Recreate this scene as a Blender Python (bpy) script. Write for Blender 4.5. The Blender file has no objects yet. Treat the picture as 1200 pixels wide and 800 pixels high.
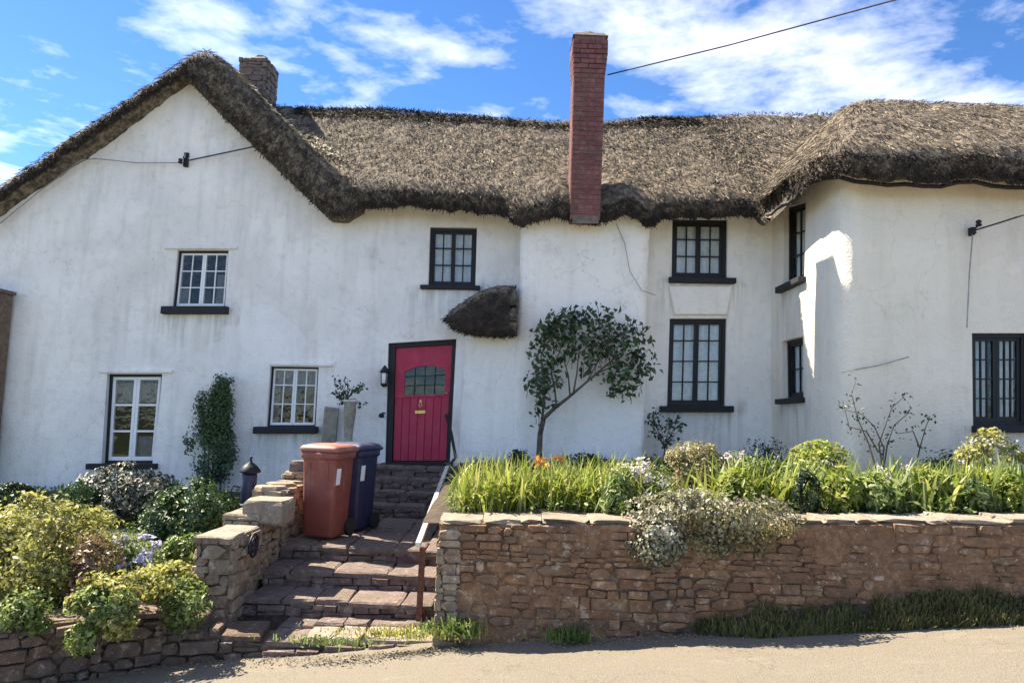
import bpy, math, random
import numpy as np
from mathutils import Vector, Matrix
from mathutils.geometry import delaunay_2d_cdt

random.seed(7)
rng = np.random.default_rng(11)
S = bpy.context.scene
C = S.collection

# ------------------------------------------------------------------ camera
FPX, EYE = 870.0, 1.9
PITCH, ROLL = math.radians(5.5), math.radians(2.4)
_F = Vector((0, math.cos(PITCH), math.sin(PITCH)))
_U0 = Vector((0, -math.sin(PITCH), math.cos(PITCH)))
_R0 = Vector((1, 0, 0))
_R = _R0 * math.cos(ROLL) + _U0 * math.sin(ROLL)
_U = _U0 * math.cos(ROLL) - _R0 * math.sin(ROLL)
cd = bpy.data.cameras.new('camera')
cam = bpy.data.objects.new('camera', cd)
C.objects.link(cam)
cd.sensor_width = 36.0
cd.lens = FPX / 1200.0 * 36.0
cd.clip_start, cd.clip_end = 0.05, 3000.0
M3 = Matrix((_R, _U, -_F)).transposed()
cam.matrix_world = Matrix.Translation((0, 0, EYE)) @ M3.to_4x4()
S.camera = cam


def ray(px, py):
    return _R * ((px - 600) / FPX) - _U * ((py - 400) / FPX) + _F


def P(px, py, Y):
    """world point on the upright plane y = Y seen at a photo pixel"""
    d = ray(px, py)
    return Vector((0, 0, EYE)) + d * (Y / d.y)


# ------------------------------------------------------------------ light
TO_SUN = Vector((-0.598, 0.285, 0.75)).normalized()
SUN_EL = math.asin(TO_SUN.z)
SUN_AZ = math.atan2(TO_SUN.x, TO_SUN.y)          # from +Y towards +X
sd = bpy.data.lights.new('sun', 'SUN')
sd.energy = 2.7
sd.angle = math.radians(0.5)
sd.color = (1.0, 0.88, 0.70)
sun = bpy.data.objects.new('sun', sd)
C.objects.link(sun)
sun.rotation_euler = TO_SUN.to_track_quat('Z', 'Y').to_euler()
sun.location = TO_SUN * 60

W = bpy.data.worlds.new('World')
S.world = W
W.use_nodes = True
nt = W.node_tree
nt.nodes.clear()


def N(tree, typ, **kw):
    n = tree.nodes.new(typ)
    for k, v in kw.items():
        if k in n.inputs.keys():
            n.inputs[k].default_value = v
        else:
            setattr(n, k, v)
    return n


out = N(nt, 'ShaderNodeOutputWorld')
bg = N(nt, 'ShaderNodeBackground')
bg.inputs['Strength'].default_value = 0.15
sky = N(nt, 'ShaderNodeTexSky')
sky.sky_type = 'NISHITA'
sky.sun_disc = False
sky.sun_elevation = SUN_EL
sky.sun_rotation = SUN_AZ
sky.air_density = 0.65
sky.dust_density = 0.05
sky.ozone_density = 2.5
hs = N(nt, 'ShaderNodeHueSaturation')
hs.inputs['Saturation'].default_value = 1.2
hs.inputs['Hue'].default_value = 0.503
hs.inputs['Value'].default_value = 0.29
nt.links.new(sky.outputs[0], hs.inputs['Color'])
# broken cloud on a flat layer overhead
tc = N(nt, 'ShaderNodeTexCoord')
sep = N(nt, 'ShaderNodeSeparateXYZ')
nt.links.new(tc.outputs['Generated'], sep.inputs[0])
mz = N(nt, 'ShaderNodeMath', operation='MAXIMUM')
nt.links.new(sep.outputs['Z'], mz.inputs[0])
mz.inputs[1].default_value = 0.06
dx = N(nt, 'ShaderNodeMath', operation='DIVIDE')
dy = N(nt, 'ShaderNodeMath', operation='DIVIDE')
nt.links.new(sep.outputs['X'], dx.inputs[0]); nt.links.new(mz.outputs[0], dx.inputs[1])
nt.links.new(sep.outputs['Y'], dy.inputs[0]); nt.links.new(mz.outputs[0], dy.inputs[1])
comb = N(nt, 'ShaderNodeCombineXYZ')
nt.links.new(dx.outputs[0], comb.inputs[0]); nt.links.new(dy.outputs[0], comb.inputs[1])
mp = N(nt, 'ShaderNodeMapping')
mp.inputs['Location'].default_value = (3.1, 2.2, 0)
mp.inputs['Rotation'].default_value = (0, 0, 0.5)
mp.inputs['Scale'].default_value = (1.0, 1.0, 1)
nt.links.new(comb.outputs[0], mp.inputs[0])
n1 = N(nt, 'ShaderNodeTexNoise', noise_dimensions='2D')
n1.inputs['Scale'].default_value = 0.85
n1.inputs['Detail'].default_value = 3
n2 = N(nt, 'ShaderNodeTexNoise', noise_dimensions='2D')
n2.inputs['Scale'].default_value = 3.0
n2.inputs['Detail'].default_value = 9
n2.inputs['Roughness'].default_value = 0.62
n2.inputs['Distortion'].default_value = 0.12
nt.links.new(mp.outputs[0], n1.inputs['Vector']); nt.links.new(mp.outputs[0], n2.inputs['Vector'])
# one larger bank of cloud behind the chimney
vd = N(nt, 'ShaderNodeVectorMath', operation='DISTANCE')
vd.inputs[1].default_value = (0.55, 1.85, 0)
nt.links.new(comb.outputs[0], vd.inputs[0])
bk_ = N(nt, 'ShaderNodeMapRange', interpolation_type='SMOOTHSTEP')
bk_.inputs['From Min'].default_value = 0.2; bk_.inputs['From Max'].default_value = 1.35
bk_.inputs['To Min'].default_value = -0.03; bk_.inputs['To Max'].default_value = -0.04
nt.links.new(vd.outputs['Value'], bk_.inputs['Value'])
a1 = N(nt, 'ShaderNodeMath', operation='ADD')
nt.links.new(n1.outputs[0], a1.inputs[0]); nt.links.new(bk_.outputs[0], a1.inputs[1])
a2 = N(nt, 'ShaderNodeMath', operation='ADD')
nt.links.new(a1.outputs[0], a2.inputs[0]); nt.links.new(n2.outputs[0], a2.inputs[1])
cr = N(nt, 'ShaderNodeValToRGB')
cr.color_ramp.elements[0].position = 0.91 / 2
cr.color_ramp.elements[0].color = (0, 0, 0, 1)
cr.color_ramp.elements[1].position = 1.66 / 2
cr.color_ramp.elements[1].color = (0.45, 0.45, 0.45, 1)
hv = N(nt, 'ShaderNodeMath', operation='MULTIPLY'); hv.inputs[1].default_value = 0.5
nt.links.new(a2.outputs[0], hv.inputs[0])
nt.links.new(hv.outputs[0], cr.inputs[0])
mix = N(nt, 'ShaderNodeMixRGB')
mix.inputs[2].default_value = (5.4, 5.0, 4.5, 1)
nt.links.new(cr.outputs[0], mix.inputs[0]); nt.links.new(hs.outputs[0], mix.inputs[1])
nt.links.new(mix.outputs[0], bg.inputs['Color'])
nt.links.new(bg.outputs[0], out.inputs[0])

S.view_settings.view_transform = 'Standard'
S.view_settings.look = 'None'
S.view_settings.gamma = 1
S.view_settings.exposure = 2.68


# ------------------------------------------------------------------ helpers
def vnoise(x, y, z=0.0, seed=0):
    """smooth value noise in -1..1 (numpy arrays)"""
    x, y, z = np.broadcast_arrays(np.asarray(x, float), np.asarray(y, float), np.asarray(z, float))
    xi, yi, zi = np.floor(x).astype(np.int64), np.floor(y).astype(np.int64), np.floor(z).astype(np.int64)
    xf, yf, zf = x - xi, y - yi, z - zi
    u, v, w = [t * t * (3 - 2 * t) for t in (xf, yf, zf)]

    def h(a, b, c):
        n = (a * 374761393 + b * 668265263 + c * 2147483647 + seed * 144665) & 0xffffffff
        n = ((n ^ (n >> 13)) * 1274126177) & 0xffffffff
        n = n ^ (n >> 16)
        return (n & 0xffff) / 32767.5 - 1.0
    r = 0
    for a in (0, 1):
        for b in (0, 1):
            for c in (0, 1):
                r = r + h(xi + a, yi + b, zi + c) * (u if a else 1 - u) * (v if b else 1 - v) * (w if c else 1 - w)
    return r


OFF = {}


def tag(o, label=None, cat=None, group=None, kind=None):
    for k, v in (('label', label), ('category', cat), ('group', group), ('kind', kind)):
        if v:
            o[k] = v
    return o


def thing(name, label, cat, loc, group=None):
    o = bpy.data.objects.new(name, None)
    o.empty_display_size = 0.1
    o.location = loc
    C.objects.link(o)
    OFF[o.name] = Vector(loc)
    return tag(o, label, cat, group)


def new_mesh(name, verts, faces, mat, smooth=False):
    me = bpy.data.meshes.new(name)
    me.from_pydata([tuple(v) for v in verts], [], [tuple(f) for f in faces])
    me.validate()
    if mat:
        me.materials.append(mat)
    if smooth:
        me.polygons.foreach_set('use_smooth', [True] * len(me.polygons))
    me.update()
    return me


def np_mesh(name, V, Fq, mat, smooth=False):
    """V (n,3) float; Fq (m,k) int faces all of k corners"""
    me = bpy.data.meshes.new(name)
    V = np.ascontiguousarray(V, np.float32)
    Fq = np.ascontiguousarray(Fq, np.int32)
    m, k = Fq.shape
    me.vertices.add(len(V)); me.vertices.foreach_set('co', V.ravel())
    me.loops.add(m * k); me.loops.foreach_set('vertex_index', Fq.ravel())
    me.polygons.add(m)
    me.polygons.foreach_set('loop_start', np.arange(0, m * k, k, dtype=np.int32))
    me.polygons.foreach_set('loop_total', np.full(m, k, np.int32))
    if smooth:
        me.polygons.foreach_set('use_smooth', np.ones(m, bool))
    me.materials.append(mat)
    me.update(calc_edges=True)
    return me


def link(name, me, parent=None, label=None, kind=None, loc=None):
    o = bpy.data.objects.new(name, me)
    C.objects.link(o)
    if parent is not None:
        o.parent = parent
        off = OFF[parent.name]
        OFF[o.name] = off
        if loc is not None:
            o.location = Vector(loc) - off
            OFF[o.name] = Vector(loc)
    else:
        if loc is not None:
            o.location = loc
            OFF[o.name] = Vector(loc)
        else:
            OFF[o.name] = Vector((0, 0, 0))
    return tag(o, label, None, None, kind)


def part(name, verts, faces, mat, parent=None, smooth=False, label=None, kind=None):
    off = OFF[parent.name] if parent is not None else Vector((0, 0, 0))
    vs = [Vector(v) - off for v in verts]
    return link(name, new_mesh(name, vs, faces, mat, smooth), parent, label, kind)


def npart(name, V, Fq, mat, parent=None, smooth=False, label=None, kind=None):
    off = np.array(OFF[parent.name] if parent is not None else (0, 0, 0))
    return link(name, np_mesh(name, V - off, Fq, mat, smooth), parent, label, kind)


class MB:
    """collects shapes into one mesh"""
    def __init__(s):
        s.v, s.f = [], []

    def add(s, vs, fs):
        b = len(s.v)
        s.v += [Vector(v) for v in vs]
        s.f += [tuple(i + b for i in f) for f in fs]
        return s

    def hexa(s, c):      # 8 corners: 0-3 one ring, 4-7 the other
        return s.add(c, [(3, 2, 1, 0), (4, 5, 6, 7), (0, 1, 5, 4), (1, 2, 6, 5), (2, 3, 7, 6), (3, 0, 4, 7)])

    def box(s, x0, x1, y0, y1, z0, z1):
        return s.hexa([(x0, y0, z0), (x1, y0, z0), (x1, y1, z0), (x0, y1, z0),
                       (x0, y0, z1), (x1, y0, z1), (x1, y1, z1), (x0, y1, z1)])

    def tube(s, pts, r, n=6, cap=True):
        pts = [Vector(p) for p in pts]
        rs = r if isinstance(r, (list, tuple)) else [r] * len(pts)
        b = len(s.v)
        for i, p in enumerate(pts):
            d = (pts[min(i + 1, len(pts) - 1)] - pts[max(i - 1, 0)]).normalized()
            a = d.cross(Vector((0, 0, 1)) if abs(d.z) < 0.9 else Vector((1, 0, 0))).normalized()
            c = d.cross(a)
            for k in range(n):
                t = 2 * math.pi * k / n
                s.v.append(p + (a * math.cos(t) + c * math.sin(t)) * rs[i])
        for i in range(len(pts) - 1):
            for k in range(n):
                k2 = (k + 1) % n
                s.f.append((b + i * n + k, b + i * n + k2, b + (i + 1) * n + k2, b + (i + 1) * n + k))
        if cap:
            s.f.append(tuple(b + k for k in range(n))[::-1])
            e = b + (len(pts) - 1) * n
            s.f.append(tuple(e + k for k in range(n)))
        return s

    def lathe(s, prof, c, n=16):
        b = len(s.v)
        for (r, z) in prof:
            for k in range(n):
                t = 2 * math.pi * k / n
                s.v.append(Vector((c[0] + r * math.cos(t), c[1] + r * math.sin(t), c[2] + z)))
        for i in range(len(prof) - 1):
            for k in range(n):
                k2 = (k + 1) % n
                s.f.append((b + i * n + k, b + i * n + k2, b + (i + 1) * n + k2, b + (i + 1) * n + k))
        s.f.append(tuple(b + k for k in range(n))[::-1])
        e = b + (len(prof) - 1) * n
        s.f.append(tuple(e + k for k in range(n)))
        return s

    def build(s, name, mat, parent=None, smooth=False, label=None, kind=None):
        return part(name, s.v, s.f, mat, parent, smooth, label, kind)


# ------------------------------------------------------------------ materials
def new_mat(name):
    m = bpy.data.materials.new(name)
    m.use_nodes = True
    t = m.node_tree
    b = t.nodes['Principled BSDF']
    return m, t, b


def ramp(t, fac, stops):
    r = N(t, 'ShaderNodeValToRGB')
    e = r.color_ramp.elements
    while len(e) < len(stops):
        e.new(0.5)
    for el, (p, c) in zip(e, stops):
        el.position = p
        el.color = (*c, 1)
    t.links.new(fac, r.inputs[0])
    return r.outputs[0]


def noise(t, scale, detail=4, rough=0.55, vec=None, stretch=None):
    n = N(t, 'ShaderNodeTexNoise')
    n.inputs['Scale'].default_value = scale
    n.inputs['Detail'].default_value = detail
    n.inputs['Roughness'].default_value = rough
    g = N(t, 'ShaderNodeNewGeometry')
    src = g.outputs['Position']
    if stretch:
        m = N(t, 'ShaderNodeMapping')
        m.inputs['Scale'].default_value = stretch
        t.links.new(src, m.inputs[0])
        src = m.outputs[0]
    t.links.new(src, n.inputs['Vector'])
    return n.outputs[0]


def mixc(t, fac, a, b, mode='MIX'):
    m = N(t, 'ShaderNodeMixRGB', blend_type=mode)
    for i, v in ((0, fac), (1, a), (2, b)):
        if isinstance(v, (int, float)):
            m.inputs[i].default_value = v
        elif isinstance(v, tuple):
            m.inputs[i].default_value = (*v, 1)
        else:
            t.links.new(v, m.inputs[i])
    return m.outputs[0]


def bump(t, b, h, strength=0.3, dist=0.02):
    n = N(t, 'ShaderNodeBump')
    n.inputs['Strength'].default_value = strength
    n.inputs['Distance'].default_value = dist
    t.links.new(h, n.inputs['Height'])
    t.links.new(n.outputs[0], b.inputs['Normal'])


def simple(name, col, rough=0.6, metal=0.0, var=0.25, scale=8, bstr=0.15):
    m, t, b = new_mat(name)
    nz = noise(t, scale, 5)
    d = tuple(c * (1 - var) for c in col)
    l = tuple(min(1, c * (1 + var)) for c in col)
    t.links.new(ramp(t, nz, [(0.3, d), (0.7, l)]), b.inputs['Base Color'])
    b.inputs['Roughness'].default_value = rough
    b.inputs['Metallic'].default_value = metal
    if bstr:
        bump(t, b, noise(t, scale * 6, 4), bstr, 0.004)
    return m


def limewash(name, base, stain, grey, green=0.25, streak=0.5):
    m, t, b = new_mat(name)
    big = noise(t, 0.9, 5, 0.6)
    fine = noise(t, 9, 6, 0.65)
    stk = noise(t, 3.2, 5, 0.6, stretch=(1.6, 1.6, 0.16))
    col = mixc(t, ramp(t, big, [(0.40, (0, 0, 0)), (0.72, (1, 1, 1))]), base, grey)
    sf = ramp(t, stk, [(0.50, (0, 0, 0)), (0.78, (streak,) * 3)])
    col = mixc(t, sf, col, stain)
    ff = ramp(t, fine, [(0.52, (0, 0, 0)), (0.78, (0.35,) * 3)])
    col = mixc(t, ff, col, stain)
    gn = noise(t, 1.7, 6, 0.7)
    gf = ramp(t, gn, [(0.58, (0, 0, 0)), (0.75, (green,) * 3)])
    col = mixc(t, gf, col, (0.42, 0.44, 0.36))
    # small chips and dark specks
    sp = noise(t, 26, 3, 0.5)
    spf = ramp(t, sp, [(0.70, (0, 0, 0)), (0.76, (0.5,) * 3)])
    col = mixc(t, spf, col, (0.38, 0.35, 0.30))
    vo = N(t, 'ShaderNodeTexVoronoi', feature='DISTANCE_TO_EDGE')
    vo.inputs['Scale'].default_value = 0.55
    gg = N(t, 'ShaderNodeNewGeometry')
    wob = N(t, 'ShaderNodeTexNoise'); wob.inputs['Scale'].default_value = 2.2; wob.inputs['Detail'].default_value = 7
    t.links.new(gg.outputs['Position'], wob.inputs['Vector'])
    va = N(t, 'ShaderNodeVectorMath', operation='ADD')
    t.links.new(gg.outputs['Position'], va.inputs[0]); t.links.new(wob.outputs['Color'], va.inputs[1])
    t.links.new(va.outputs[0], vo.inputs['Vector'])
    ck = ramp(t, vo.outputs['Distance'], [(0.0, (0.30,) * 3), (0.005, (0, 0, 0))])
    ck = mixc(t, ramp(t, noise(t, 0.7, 2), [(0.50, (0, 0, 0)), (0.56, (1, 1, 1))]), (0, 0, 0), ck)
    col = mixc(t, ck, col, (0.25, 0.23, 0.21))
    at = N(t, 'ShaderNodeAttribute', attribute_name='stain')
    drip = mixc(t, 1.0, at.outputs['Fac'], ramp(t, noise(t, 5.5, 5, 0.65, stretch=(1.8, 1.8, 0.12)), [(0.42, (0, 0, 0)), (0.66, (0.75,) * 3)]), 'MULTIPLY')
    col = mixc(t, drip, col, (0.33, 0.32, 0.27))
    # brushed-over repair patches
    pt = N(t, 'ShaderNodeTexVoronoi'); pt.inputs['Scale'].default_value = 0.9
    t.links.new(va.outputs[0], pt.inputs['Vector'])
    col = mixc(t, ramp(t, pt.outputs['Color'], [(0.72, (0, 0, 0)), (0.80, (0.35,) * 3)]), col, tuple(min(.9, k * 1.12) for k in base))
    t.links.new(col, b.inputs['Base Color'])
    b.inputs['Roughness'].default_value = 0.9
    h = mixc(t, 0.5, noise(t, 5, 6, 0.6), noise(t, 38, 4, 0.6))
    bump(t, b, h, 0.8, 0.04)
    return m


def rnd(t):
    oi = N(t, 'ShaderNodeObjectInfo')
    g = N(t, 'ShaderNodeNewGeometry')
    a = N(t, 'ShaderNodeMath', operation='ADD')
    t.links.new(oi.outputs['Random'], a.inputs[0])
    t.links.new(g.outputs['Random Per Island'], a.inputs[1])
    f = N(t, 'ShaderNodeMath', operation='FRACT')
    t.links.new(a.outputs[0], f.inputs[0])
    return f.outputs[0]


def stonemat(name, cols, lichen=(0.5, 0.47, 0.4), lf=0.5, rough=0.9):
    m, t, b = new_mat(name)
    n = len(cols)
    c = ramp(t, rnd(t), [(i / (n - 1), k) for i, k in enumerate(cols)])
    nz = noise(t, 14, 6, 0.65)
    c = mixc(t, ramp(t, nz, [(0.35, (0.75,) * 3), (0.65, (0, 0, 0))]), c, tuple(k * 0.55 for k in cols[0]))
    ln = noise(t, 7, 6, 0.7)
    c = mixc(t, ramp(t, ln, [(0.58, (0, 0, 0)), (0.68, (lf,) * 3)]), c, lichen)
    c = mixc(t, ramp(t, noise(t, 24, 3, 0.6), [(0.64, (0, 0, 0)), (0.70, (0.7,) * 3)]), c, lichen)
    c = mixc(t, ramp(t, noise(t, 3.1, 4, 0.6), [(0.52, (0, 0, 0)), (0.70, (0.35,) * 3)]), c, (0.10, 0.10, 0.055))
    t.links.new(c, b.inputs['Base Color'])
    b.inputs['Roughness'].default_value = rough
    bump(t, b, noise(t, 40, 5, 0.65), 0.9, 0.02)
    return m


def leafmat(name, cols, trans=0.35, rough=0.5):
    m, t, b = new_mat(name)
    g = N(t, 'ShaderNodeNewGeometry')
    n = len(cols)
    c = ramp(t, g.outputs['Random Per Island'], [(i / (n - 1), k) for i, k in enumerate(cols)])
    big = noise(t, 2.5, 3)
    c = mixc(t, ramp(t, big, [(0.35, (0.55,) * 3), (0.6, (0, 0, 0))]), c, tuple(k * 0.6 for k in cols[0]))
    t.links.new(c, b.inputs['Base Color'])
    b.inputs['Roughness'].default_value = rough
    tr = N(t, 'ShaderNodeBsdfTranslucent')
    t.links.new(c, tr.inputs[0])
    mx = N(t, 'ShaderNodeMixShader')
    mx.inputs[0].default_value = trans
    t.links.new(b.outputs[0], mx.inputs[1]); t.links.new(tr.outputs[0], mx.inputs[2])
    t.links.new(mx.outputs[0], t.nodes['Material Output'].inputs[0])
    return m


MAT = {}
MAT['gable'] = limewash('weathered limewash', (0.90, 0.87, 0.83), (0.46, 0.44, 0.41), (0.72, 0.695, 0.66), 0.35, 0.42)
MAT['white'] = limewash('white limewash', (0.92, 0.885, 0.825), (0.56, 0.52, 0.45), (0.87, 0.83, 0.77), 0.3, 0.28)
MAT['cream'] = limewash('cream limewash', (0.84, 0.77, 0.66), (0.54, 0.47, 0.36), (0.77, 0.70, 0.59), 0.2, 0.42)
MAT['black'] = simple('black paint', (0.005, 0.005, 0.007), 0.6, 0, 0.4, 10, 0.1)
MAT['sillblk'] = simple('black sill paint', (0.007, 0.008, 0.013), 0.7, 0, 0.5, 20, 0.3)
MAT['wpaint'] = simple('white gloss paint', (0.78, 0.78, 0.78), 0.4, 0, 0.06, 12, 0.08)
MAT['reveal'] = simple('grey reveal', (0.5, 0.5, 0.52), 0.9, 0, 0.2, 12, 0.3)
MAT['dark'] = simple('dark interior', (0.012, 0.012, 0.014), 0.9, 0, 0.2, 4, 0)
MAT['mortar'] = simple('earth mortar', (0.17, 0.12, 0.08), 0.95, 0, 0.4, 22, 0.6)
m, t, b = new_mat('rough earth mortar')
c = ramp(t, noise(t, 18, 6, 0.7), [(0.32, (0.12, 0.07, 0.04)), (0.52, (0.25, 0.145, 0.078)), (0.72, (0.38, 0.25, 0.15))])
c = mixc(t, ramp(t, noise(t, 30, 3, 0.6), [(0.66, (0, 0, 0)), (0.71, (0.8,) * 3)]), c, (0.60, 0.53, 0.43))
c = mixc(t, ramp(t, noise(t, 1.4, 4, 0.6), [(0.45, (0, 0, 0)), (0.70, (0.5,) * 3)]), c, (0.14, 0.085, 0.05))
t.links.new(c, b.inputs['Base Color'])
b.inputs['Roughness'].default_value = 0.95
bump(t, b, noise(t, 45, 5, 0.7), 0.9, 0.02)
MAT['wallmortar'] = m
MAT['soil'] = simple('dark soil', (0.05, 0.035, 0.022), 0.95, 0, 0.5, 12, 0.6)
MAT['turf'] = simple('rough ground', (0.07, 0.085, 0.03), 0.95, 0, 0.4, 3, 0.5)
MAT['rubble'] = stonemat('brown rubble stone', [(0.20, 0.11, 0.06), (0.32, 0.175, 0.09), (0.24, 0.15, 0.09), (0.38, 0.23, 0.125), (0.26, 0.13, 0.065)], (0.58, 0.50, 0.39), 0.55)
MAT['lowst'] = stonemat('dull brown wall stone', [(0.12, 0.08, 0.058), (0.20, 0.135, 0.095), (0.15, 0.105, 0.08), (0.24, 0.17, 0.12)], (0.40, 0.35, 0.28), 0.5)
MAT['pale'] = stonemat('pale garden stone', [(0.22, 0.17, 0.12), (0.36, 0.28, 0.19), (0.28, 0.21, 0.15), (0.42, 0.34, 0.24)], (0.55, 0.50, 0.42), 0.5)
MAT['stepst'] = stonemat('purple step stone', [(0.12, 0.082, 0.074), (0.20, 0.14, 0.125), (0.16, 0.115, 0.10), (0.25, 0.185, 0.16)], (0.36, 0.31, 0.29), 0.45)
MAT['slab'] = stonemat('worn tread stone', [(0.15, 0.11, 0.095), (0.22, 0.165, 0.14), (0.18, 0.135, 0.115)], (0.36, 0.31, 0.26), 0.55)
MAT['coping'] = stonemat('lichened coping', [(0.28, 0.235, 0.18), (0.36, 0.30, 0.235), (0.32, 0.27, 0.21)], (0.48, 0.43, 0.35), 0.5)
MAT['brick'] = stonemat('old red brick', [(0.17, 0.066, 0.068), (0.25, 0.100, 0.098), (0.20, 0.078, 0.080), (0.28, 0.118, 0.112)], (0.30, 0.18, 0.17), 0.3)
MAT['bmortar'] = simple('brick mortar', (0.20, 0.105, 0.10), 0.95, 0, 0.3, 20, 0.4)
MAT['greyst'] = stonemat('grey chimney stone', [(0.15, 0.11, 0.10), (0.22, 0.17, 0.15), (0.18, 0.145, 0.135)], (0.3, 0.27, 0.25), 0.4)
MAT['metal'] = simple('painted rail', (0.62, 0.61, 0.58), 0.5, 0.2, 0.3, 20, 0.2)
MAT['rust'] = simple('rusty post', (0.11, 0.05, 0.035), 0.8, 0.2, 0.5, 30, 0.5)
MAT['iron'] = simple('dark iron', (0.025, 0.027, 0.035), 0.55, 0.6, 0.4, 20, 0.2)
MAT['bark'] = simple('grey bark', (0.10, 0.08, 0.06), 0.9, 0, 0.4, 30, 0.6)
MAT['binbrown'] = simple('brown bin plastic', (0.21, 0.058, 0.042), 0.5, 0, 0.12, 6, 0.06)
MAT['binlid'] = simple('faded brown lid', (0.30, 0.12, 0.095), 0.55, 0, 0.15, 8, 0.06)
MAT['binblue'] = simple('navy bin plastic', (0.018, 0.022, 0.06), 0.5, 0, 0.2, 6, 0.06)
MAT['binbluelid'] = simple('navy bin lid', (0.03, 0.035, 0.085), 0.5, 0, 0.2, 6, 0.06)
MAT['rubber'] = simple('black rubber', (0.015, 0.015, 0.015), 0.8, 0, 0.2, 12, 0.1)
MAT['paper'] = simple('white sticker', (0.8, 0.8, 0.78), 0.6, 0, 0.05, 20, 0)
MAT['brass'] = simple('brass', (0.62, 0.42, 0.16), 0.35, 0.9, 0.2, 20, 0.1)
MAT['urn'] = stonemat('mossy stone urn', [(0.30, 0.28, 0.22), (0.40, 0.37, 0.29)], (0.22, 0.24, 0.14), 0.4)
MAT['lampwhite'] = simple('frosted lamp glass', (0.75, 0.75, 0.72), 0.3, 0, 0.05, 20, 0)
MAT['cable'] = simple('black cable', (0.03, 0.03, 0.035), 0.6, 0, 0.2, 10, 0)
MAT['greycable'] = simple('painted over cable', (0.30, 0.29, 0.29), 0.7, 0, 0.3, 10, 0)
MAT['net'] = simple('net curtain', (0.86, 0.85, 0.83), 0.9, 0, 0.12, 16, 0.2)
MAT['drape'] = simple('grey blind', (0.20, 0.185, 0.18), 0.9, 0, 0.25, 16, 0.2)

# door paint
m, t, b = new_mat('crimson door paint')
c = ramp(t, noise(t, 5, 5, 0.6, stretch=(1, 1, 0.25)), [(0.3, (0.33, 0.010, 0.040)), (0.7, (0.45, 0.018, 0.070))])
t.links.new(c, b.inputs['Base Color'])
b.inputs['Roughness'].default_value = 0.42
bump(t, b, noise(t, 60, 4, 0.6, stretch=(1, 1, 0.1)), 0.15, 0.004)
MAT['door'] = m

for k_, d_ in (('binbrown', (0.42, 0.26, 0.21)), ('binlid', (0.45, 0.30, 0.26)), ('binblue', (0.10, 0.11, 0.16)), ('binbluelid', (0.12, 0.13, 0.19)), ('door', (0.50, 0.07, 0.10))):
    t = MAT[k_].node_tree
    b = t.nodes['Principled BSDF']
    old = b.inputs['Base Color'].links[0].from_socket
    c = mixc(t, ramp(t, noise(t, 7, 8, 0.75, stretch=(1, 1, .45)), [(0.54, (0, 0, 0)), (0.72, (0.45,) * 3)]), old, d_)
    c = mixc(t, ramp(t, noise(t, 34, 5, 0.7), [(0.64, (0, 0, 0)), (0.70, (0.35,) * 3)]), c, (0.12, 0.10, 0.09))
    t.links.new(c, b.inputs['Base Color'])
    t.links.new(ramp(t, noise(t, 9, 5, .7), [(0.3, (0.35,) * 3), (0.7, (0.7,) * 3)]), b.inputs['Roughness'])

# window glass: clear with a fresnel reflection
m, t, b = new_mat('old window glass')
t.nodes.remove(b)
tr = N(t, 'ShaderNodeBsdfTransparent'); tr.inputs[0].default_value = (0.88, 0.91, 0.92, 1)
gl = N(t, 'ShaderNodeBsdfGlossy'); gl.inputs['Roughness'].default_value = 0.03
fr = N(t, 'ShaderNodeFresnel'); fr.inputs[0].default_value = 1.48
nb = N(t, 'ShaderNodeBump'); nb.inputs['Strength'].default_value = 0.2; nb.inputs['Distance'].default_value = 0.02
t.links.new(noise(t, 6, 2), nb.inputs['Height'])
t.links.new(nb.outputs[0], gl.inputs['Normal'])
mx = N(t, 'ShaderNodeMixShader')
mn = N(t, 'ShaderNodeMath', operation='MINIMUM'); mn.inputs[1].default_value = 0.03
t.links.new(fr.outputs[0], mn.inputs[0])
t.links.new(mn.outputs[0], mx.inputs[0]); t.links.new(tr.outputs[0], mx.inputs[1]); t.links.new(gl.outputs[0], mx.inputs[2])
t.links.new(mx.outputs[0], t.nodes['Material Output'].inputs[0])
MAT['glass'] = m

# thatch body
m, t, b = new_mat('weathered thatch')
n1_ = noise(t, 11, 6, 0.7)
c = ramp(t, n1_, [(0.34, (0.032, 0.026, 0.021)), (0.47, (0.115, 0.09, 0.066)), (0.58, (0.25, 0.205, 0.145)), (0.72, (0.40, 0.34, 0.25))])
n2_ = noise(t, 0.8, 4, 0.6)
c = mixc(t, ramp(t, n2_, [(0.45, (0, 0, 0)), (0.75, (0.5,) * 3)]), c, (0.14, 0.12, 0.10))
t.links.new(c, b.inputs['Base Color'])
b.inputs['Roughness'].default_value = 0.95
bump(t, b, noise(t, 26, 6, 0.7), 0.9, 0.05)
MAT['thatch'] = m


def strawmat(name, cols):
    m, t, b = new_mat(name)
    g = N(t, 'ShaderNodeNewGeometry')
    n = len(cols)
    c = ramp(t, g.outputs['Random Per Island'], [(i / (n - 1), k) for i, k in enumerate(cols)])
    n2_ = noise(t, 0.8, 4, 0.6)
    c = mixc(t, ramp(t, n2_, [(0.40, (0, 0, 0)), (0.70, (0.5,) * 3)]), c, tuple(0.5 * k for k in cols[1]))
    cl_ = noise(t, 8.5, 4, 0.65)
    c = mixc(t, ramp(t, cl_, [(0.40, (0.75,) * 3), (0.54, (0, 0, 0))]), c, tuple(0.28 * k for k in cols[1]))
    c = mixc(t, ramp(t, cl_, [(0.56, (0, 0, 0)), (0.68, (0.5,) * 3)]), c, tuple(min(.7, 1.25 * k) for k in cols[-1]))
    t.links.new(c, b.inputs['Base Color'])
    b.inputs['Roughness'].default_value = 0.85
    return m


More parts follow.
